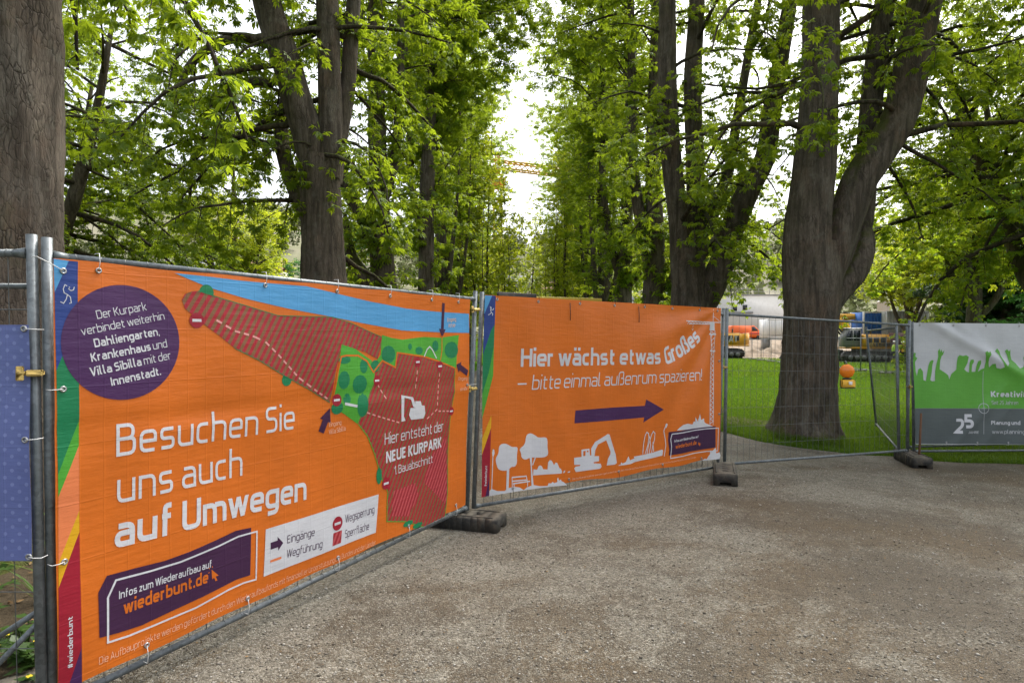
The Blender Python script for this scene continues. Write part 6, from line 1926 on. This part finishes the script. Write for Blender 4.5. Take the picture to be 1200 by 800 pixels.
# ---------------------------------------------------------------- tower crane far behind the avenue
def crane():
    Y = 120.0
    x = (583 - CX) / F * Y; g = gzf(0, Y)
    z = lambda py: EYE + (CY - py) / F * Y - g
    r = empty('tower_crane', (x, Y, g), 0, 'yellow tower crane far behind the avenue, its jib crossing the gap', 'crane')
    ym = weathered('crane_yellow', (.62, .36, .01), .5, 0, .15, 2)
    def lattice(m, a, b, w, n, k=4):
        a, b = Vector(a), Vector(b); t = (b - a).normalized()
        u = t.cross(Vector((0, 1, 0.01))).normalized() * w; v = t.cross(u).normalized() * w
        cs = [u + v, u - v, -u - v, -u + v]
        for c in cs: m.tube([a + c, b + c], .17, k)
        for i in range(n):
            for j in range(4):
                p, q_ = a + (b - a) * (i / n), a + (b - a) * ((i + 1) / n)
                m.tube([p + cs[j], q_ + cs[(j + 1) % 4]], .10, k)
    m = MB(); lattice(m, (0, 0, 0), (0, 0, z(205)), .75, 16); m.build('mast', ym, r)
    MB().box((0, -.4, z(216)), (2.9, 2.2, 1.9), 0, .15).build('cab', flat('crane_orange', (.80, .30, .02), .4), r)
    m = MB(); lattice(m, (-1.5, 0, z(192)), ((664 - CX) / F * Y * 1.0 - x, -6, z(213)), .70, 14); m.build('jib', ym, r)
    m = MB(); lattice(m, (0, 0, z(205)), (-7, 3, z(188)), .5, 5); m.build('counter_jib', ym, r)
    MB().box((-6.5, 2.8, z(192)), (1.6, 1.2, 2.0), 0, .05).build('counterweight', MAT['mach_grey'], r)
    m = MB(); lattice(m, (0, 0, z(205)), (0, 0, z(180)), .4, 3); m.tube([(0, 0, z(180)), ((640 - CX) / F * Y - x, -4.5, z(205))], .05, 4).tube([(0, 0, z(180)), (-6.5, 2.8, z(189))], .05, 4); m.build('tower_head', ym, r)
crane()

# dark bar and yellow barrier boards lying along the top just behind the arrow banner
def barrier():
    Y = 9.0
    a, b = W(583, 345.3, Y), W(628, 347.9, 9.4)
    r = empty('plank', tuple(a), 0, 'long black plank on trestles showing just above the arrow banner', 'plank')
    d = b - a
    m = MB().box(d / 2, (d.length, .05, .085), math.atan2(d.y, d.x), .008); m.build('board', MAT['steel_dark'], r)
    for t in (.1, .9):
        p = d * t
        m = MB()
        for s in (-.25, .25): m.tube([p + Vector((0, 0, -.05)), p + Vector((s * .4, s, -(a.z) + .0))], .02, 6)
        m.build('trestle_leg', MAT['galv'], r)
    a, b = W(622, 350.3, 10.4), W(705, 354.5, 11.0)
    r = empty('barrier', tuple(a), 0, 'long yellow barrier board showing behind the black plank above the arrow banner', 'barrier')
    d = b - a
    m = MB().box(d / 2, (d.length, .04, .12), math.atan2(d.y, d.x), .008); m.build('board', weathered('faded_yellow', (.42, .30, .02), .5, 0, .4, 6), r)
    for t in (.08, .92):
        p = d * t
        m = MB().tube([p + Vector((0, .04, .03)), p + Vector((0, .04, -a.z))], .025, 8); m.build('post', MAT['galv'], r)
barrier()
# small red sunshade far off
def shade():
    Y = 60; p = W(786, 353, Y); g = gzf(p.x, Y)
    r = empty('sunshade', (p.x, Y, g), 0, 'small red sunshade between the trunks above the end of the arrow banner', 'sunshade')
    n = 10; h = p.z - g
    vs = [(0, 0, h + .35)] + [(1.1 * math.cos(i / n * 2 * PI), 1.1 * math.sin(i / n * 2 * PI), h - .15) for i in range(n)] + [(0, 0, h + .30)]
    MB().add(vs, [(0, 1 + i, 1 + (i + 1) % n) for i in range(n)] + [(n + 1, 1 + (i + 1) % n, 1 + i) for i in range(n)]).build('canopy', MAT['red'], r)
    MB().tube([(0, 0, 0), (0, 0, h + .3)], .03, 6).build('pole', MAT['mach_grey'], r)
shade()

# ---------------------------------------------------------------- two site workers
def worker(label, px, pyfoot, Y, rz, vest, bend, helmet):
    g = gzf(30, Y); x = (px - CX) / F * Y
    root = empty('person', (x, Y, g), rz, label, 'person', 'site workers')
    bm = bmesh.new()
    J = {'pelvis': (0, 0, .95), 'chest': (0, .02 - bend * .12, 1.32), 'neck': (0, -bend * .18, 1.50), 'head': (0, -bend * .22 - .02, 1.62), 'crown': (0, -bend * .22 - .01, 1.74),
         'hl': (.10, 0, .90), 'kl': (.13, -.07, .50), 'al': (.14, .02, .09), 'tl': (.15, -.14, .04), 'hr': (-.10, 0, .90), 'kr': (-.13, -.02, .49), 'ar': (-.15, .10, .09), 'tr': (-.16, -.06, .04),
         'sl': (.19, -bend * .15, 1.43), 'el': (.27, -.06 - bend * .1, 1.16), 'wl': (.22, -.24 - bend * .15, 1.02), 'fl': (.21, -.32 - bend * .15, 1.0), 'sr': (-.19, -bend * .15, 1.43), 'er': (-.27, .0 - bend * .1, 1.15), 'wr': (-.26, -.16 - bend * .1, .95), 'fr': (-.26, -.22 - bend * .1, .90)}
    rad = {'pelvis': .15, 'chest': .17, 'neck': .065, 'head': .095, 'crown': .07, 'hl': .10, 'kl': .07, 'al': .05, 'tl': .045, 'sl': .075, 'el': .05, 'wl': .035, 'fl': .04}
    E = [('pelvis', 'chest'), ('chest', 'neck'), ('neck', 'head'), ('head', 'crown'), ('pelvis', 'hl'), ('hl', 'kl'), ('kl', 'al'), ('al', 'tl'), ('pelvis', 'hr'), ('hr', 'kr'), ('kr', 'ar'), ('ar', 'tr'), ('chest', 'sl'), ('sl', 'el'), ('el', 'wl'), ('wl', 'fl'), ('chest', 'sr'), ('sr', 'er'), ('er', 'wr'), ('wr', 'fr')]
    names = list(J); ix = {n: i for i, n in enumerate(names)}
    me = bpy.data.meshes.new('body'); me.from_pydata([J[n] for n in names], [(ix[a], ix[b]) for a, b in E], [])
    o = link('body', me, root)
    sk = o.modifiers.new('Skin', 'SKIN'); ss = o.modifiers.new('Subsurf', 'SUBSURF'); ss.levels = ss.render_levels = 1
    sv = me.skin_vertices[0].data
    for n in names:
        k = n if n in rad else n[0] + 'l'
        sv[ix[n]].radius = (rad[k], rad[k]); sv[ix[n]].use_root = n == 'pelvis'
    dg = bpy.context.evaluated_depsgraph_get(); ev = o.evaluated_get(dg)
    me2 = bpy.data.meshes.new_from_object(ev); o.modifiers.clear(); o.data = me2
    me2.materials.clear()
    for m_ in (MAT['trouser'], vest, MAT['skin']): me2.materials.append(m_)
    for p in me2.polygons:
        z = p.center.z; r_ = math.hypot(p.center.x, p.center.y)
        p.use_smooth = True
        hand = abs(p.center.x) > .17 and p.center.y < -.17 and z < 1.06
        p.material_index = 2 if (z > 1.50 or hand) else (1 if z > .98 else 0)
    if helmet:
        n, m = 12, MB(); vs = []
        c = Vector(J['crown']) + Vector((0, -.0, -.03))
        for j in range(5):
            a = j / 4 * PI / 2
            for i in range(n): t = i / n * 2 * PI; vs.append(tuple(c + Vector((.125 * math.cos(a) * math.cos(t), .145 * math.cos(a) * math.sin(t) - (.03 if j == 0 else 0), .13 * math.sin(a)))))
        m.add(vs, [(j * n + i, j * n + (i + 1) % n, (j + 1) * n + (i + 1) % n, (j + 1) * n + i) for j in range(4) for i in range(n)])
        m.build('helmet', helmet, root, True)
worker('worker in a yellow green high visibility jacket by the excavator counterweight', 1047, 425, 49, R(70), MAT['hivis_y'], .3, MAT['white_paint'])
worker('worker in an orange yellow vest standing by the dumper beside the fence posts', 1059.5, 426, 47.5, R(-60), MAT['hivis_o'], .6, MAT['white_paint'])

# ---------------------------------------------------------------- earth heap
def heap(label, px, Y, w, h, seed):
    x = (px - CX) / F * Y
    rng = np.random.default_rng(seed); n = 26
    gx, gy = np.meshgrid(np.linspace(-1, 1, n), np.linspace(-1, 1, n))
    r = np.sqrt(gx**2 + gy**2)
    z = np.maximum(0, 1 - r) ** .9 * h * (1 + .25 * np.sin(5 * gx + seed) * np.sin(4 * gy)) + rng.normal(0, .04, r.shape) * (r < 1)
    V = np.stack([gx * w, gy * w * .7, z - .03], -1).reshape(-1, 3)
    i = (np.arange(n - 1)[:, None] * n + np.arange(n - 1)[None]).reshape(-1)
    o = mesh_np('earth_heap', V, np.stack([i, i + 1, i + n + 1, i + n], 1), MAT['dirt'], None, True)
    o.location = (x, Y, gzf(x, Y))
    tag(o, label, 'earth heap', 'earth heaps on the site')
heap('low brown earth heap left of the huge trunk before the white container', 912, 76, 3.4, 1.5, 1)
heap('flat earth heap beneath the orange van', 885, 72, 3.0, .9, 2)

# ---------------------------------------------------------------- weeds behind the blue banner
def weed(label, x, y, h, n, seed, flower=False, grassy=False):
    rng = np.random.default_rng(seed)
    root = empty('weed_plant', (x, y, 0), 0, label, 'weed', 'weeds behind the fence')
    Vs, Fs, nn, tt = [], [], 0, []
    st = MB(); fl = MB()
    for i in range(n):
        a = rng.random() * 6.28; d = np.array([math.cos(a), math.sin(a), 0])
        hh = h * rng.uniform(.5, 1.05); sp = rng.uniform(.15, .7) * h
        P = np.array([d * sp * t**1.4 + np.array([0, 0, hh * (t - .25 * t**3)]) for t in np.linspace(0, 1, 5)])
        if not grassy: st.tube(P, [.0035, .003, .003, .0025, .002], 4)
        side = np.cross(d, [0, 0, 1.0])
        if grassy:
            w = np.array([.006, .009, .008, .005, .001])[:, None] * side * rng.uniform(.8, 1.5)
            V = np.concatenate([P - w, P + w]); Vs.append(V); Fs += [(nn + k, nn + k + 1, nn + 6 + k, nn + 5 + k) for k in range(4)]; nn += 10; tt += [rng.random()] * 10
        else:
            for t in (1, 2, 3, 4):
                for s in (-1, 1, 0):
                    if s == 0 and t < 4: continue
                    ld = unit(side * s * .9 + d * .5 + np.array([0, 0, .25]) + rng.normal(0, .25, 3)); L = rng.uniform(.035, .075)
                    pw = unit(np.cross(ld, [0, 0, 1.0])) * L * .38
                    b = P[t]
                    V = np.array([b, b + ld * L * .45 + pw - [0, 0, .004], b + ld * L - [0, 0, L * .2], b + ld * L * .45 - pw - [0, 0, .004]])
                    Vs.append(V); Fs.append((nn, nn + 1, nn + 2, nn + 3)); nn += 4; tt += [rng.random()] * 4
            if flower and rng.random() < .5:
                c = P[-1] + np.array([0, 0, .01])
                pet = [tuple(c + np.array([.013 * math.cos(k), .013 * math.sin(k), .004 * (q_ % 2)])) for q_, k in enumerate(np.linspace(0, 2 * PI, 11)[:-1])]
                fl.add([tuple(c)] + pet, [(0, 1 + k, 1 + (k + 1) % 10) for k in range(10)])
    mesh_np('foliage', np.concatenate(Vs), np.array(Fs), MAT['weed'] if not grassy else MAT['grass'], root, attr=tt)
    if st.n: st.build('stem', MAT['weed'], root)
    if fl.n: fl.build('flower', MAT['hivis_o'] if False else flat('celandine_yellow', (.80, .58, .02), .5), root)
ws = [(-2.28, 2.95, .30, 16, True, False), (-2.48, 3.15, .26, 14, False, False), (-2.22, 3.3, .22, 14, True, False), (-2.75, 3.0, .34, 14, True, False), (-2.62, 3.5, .5, 12, False, True), (-2.35, 3.75, .4, 16, False, False),
      (-3.0, 3.4, .45, 14, False, False), (-2.8, 3.9, .8, 10, False, True), (-2.12, 2.78, .16, 10, True, False), (-2.4, 4.4, .55, 14, False, False), (-3.2, 3.0, .4, 14, False, False)]
wl = ['small leafy weed with yellow flowers close behind the post of the blue banner', 'low leafy weed left of the flowering one behind the blue banner', 'low flowering weed behind the gap between the two near posts', 'taller flowering weed at the left border below the blue banner',
      'clump of long grass blades below the blue banner', 'bushy weed in the shade beneath the big scaly trunk', 'leafy weed furthest left below the blue banner', 'tall grass clump rising behind the mesh of the blue banner panel', 'tiny flowering weed right at the foot of the near posts', 'tall leafy weed behind the left end of the map banner', 'leafy weed at the left border nearest the viewer']
for i, (w_, lb) in enumerate(zip(ws, wl)): weed(lb, w_[0], w_[1], w_[2], w_[3], 200 + i, w_[4], w_[5])
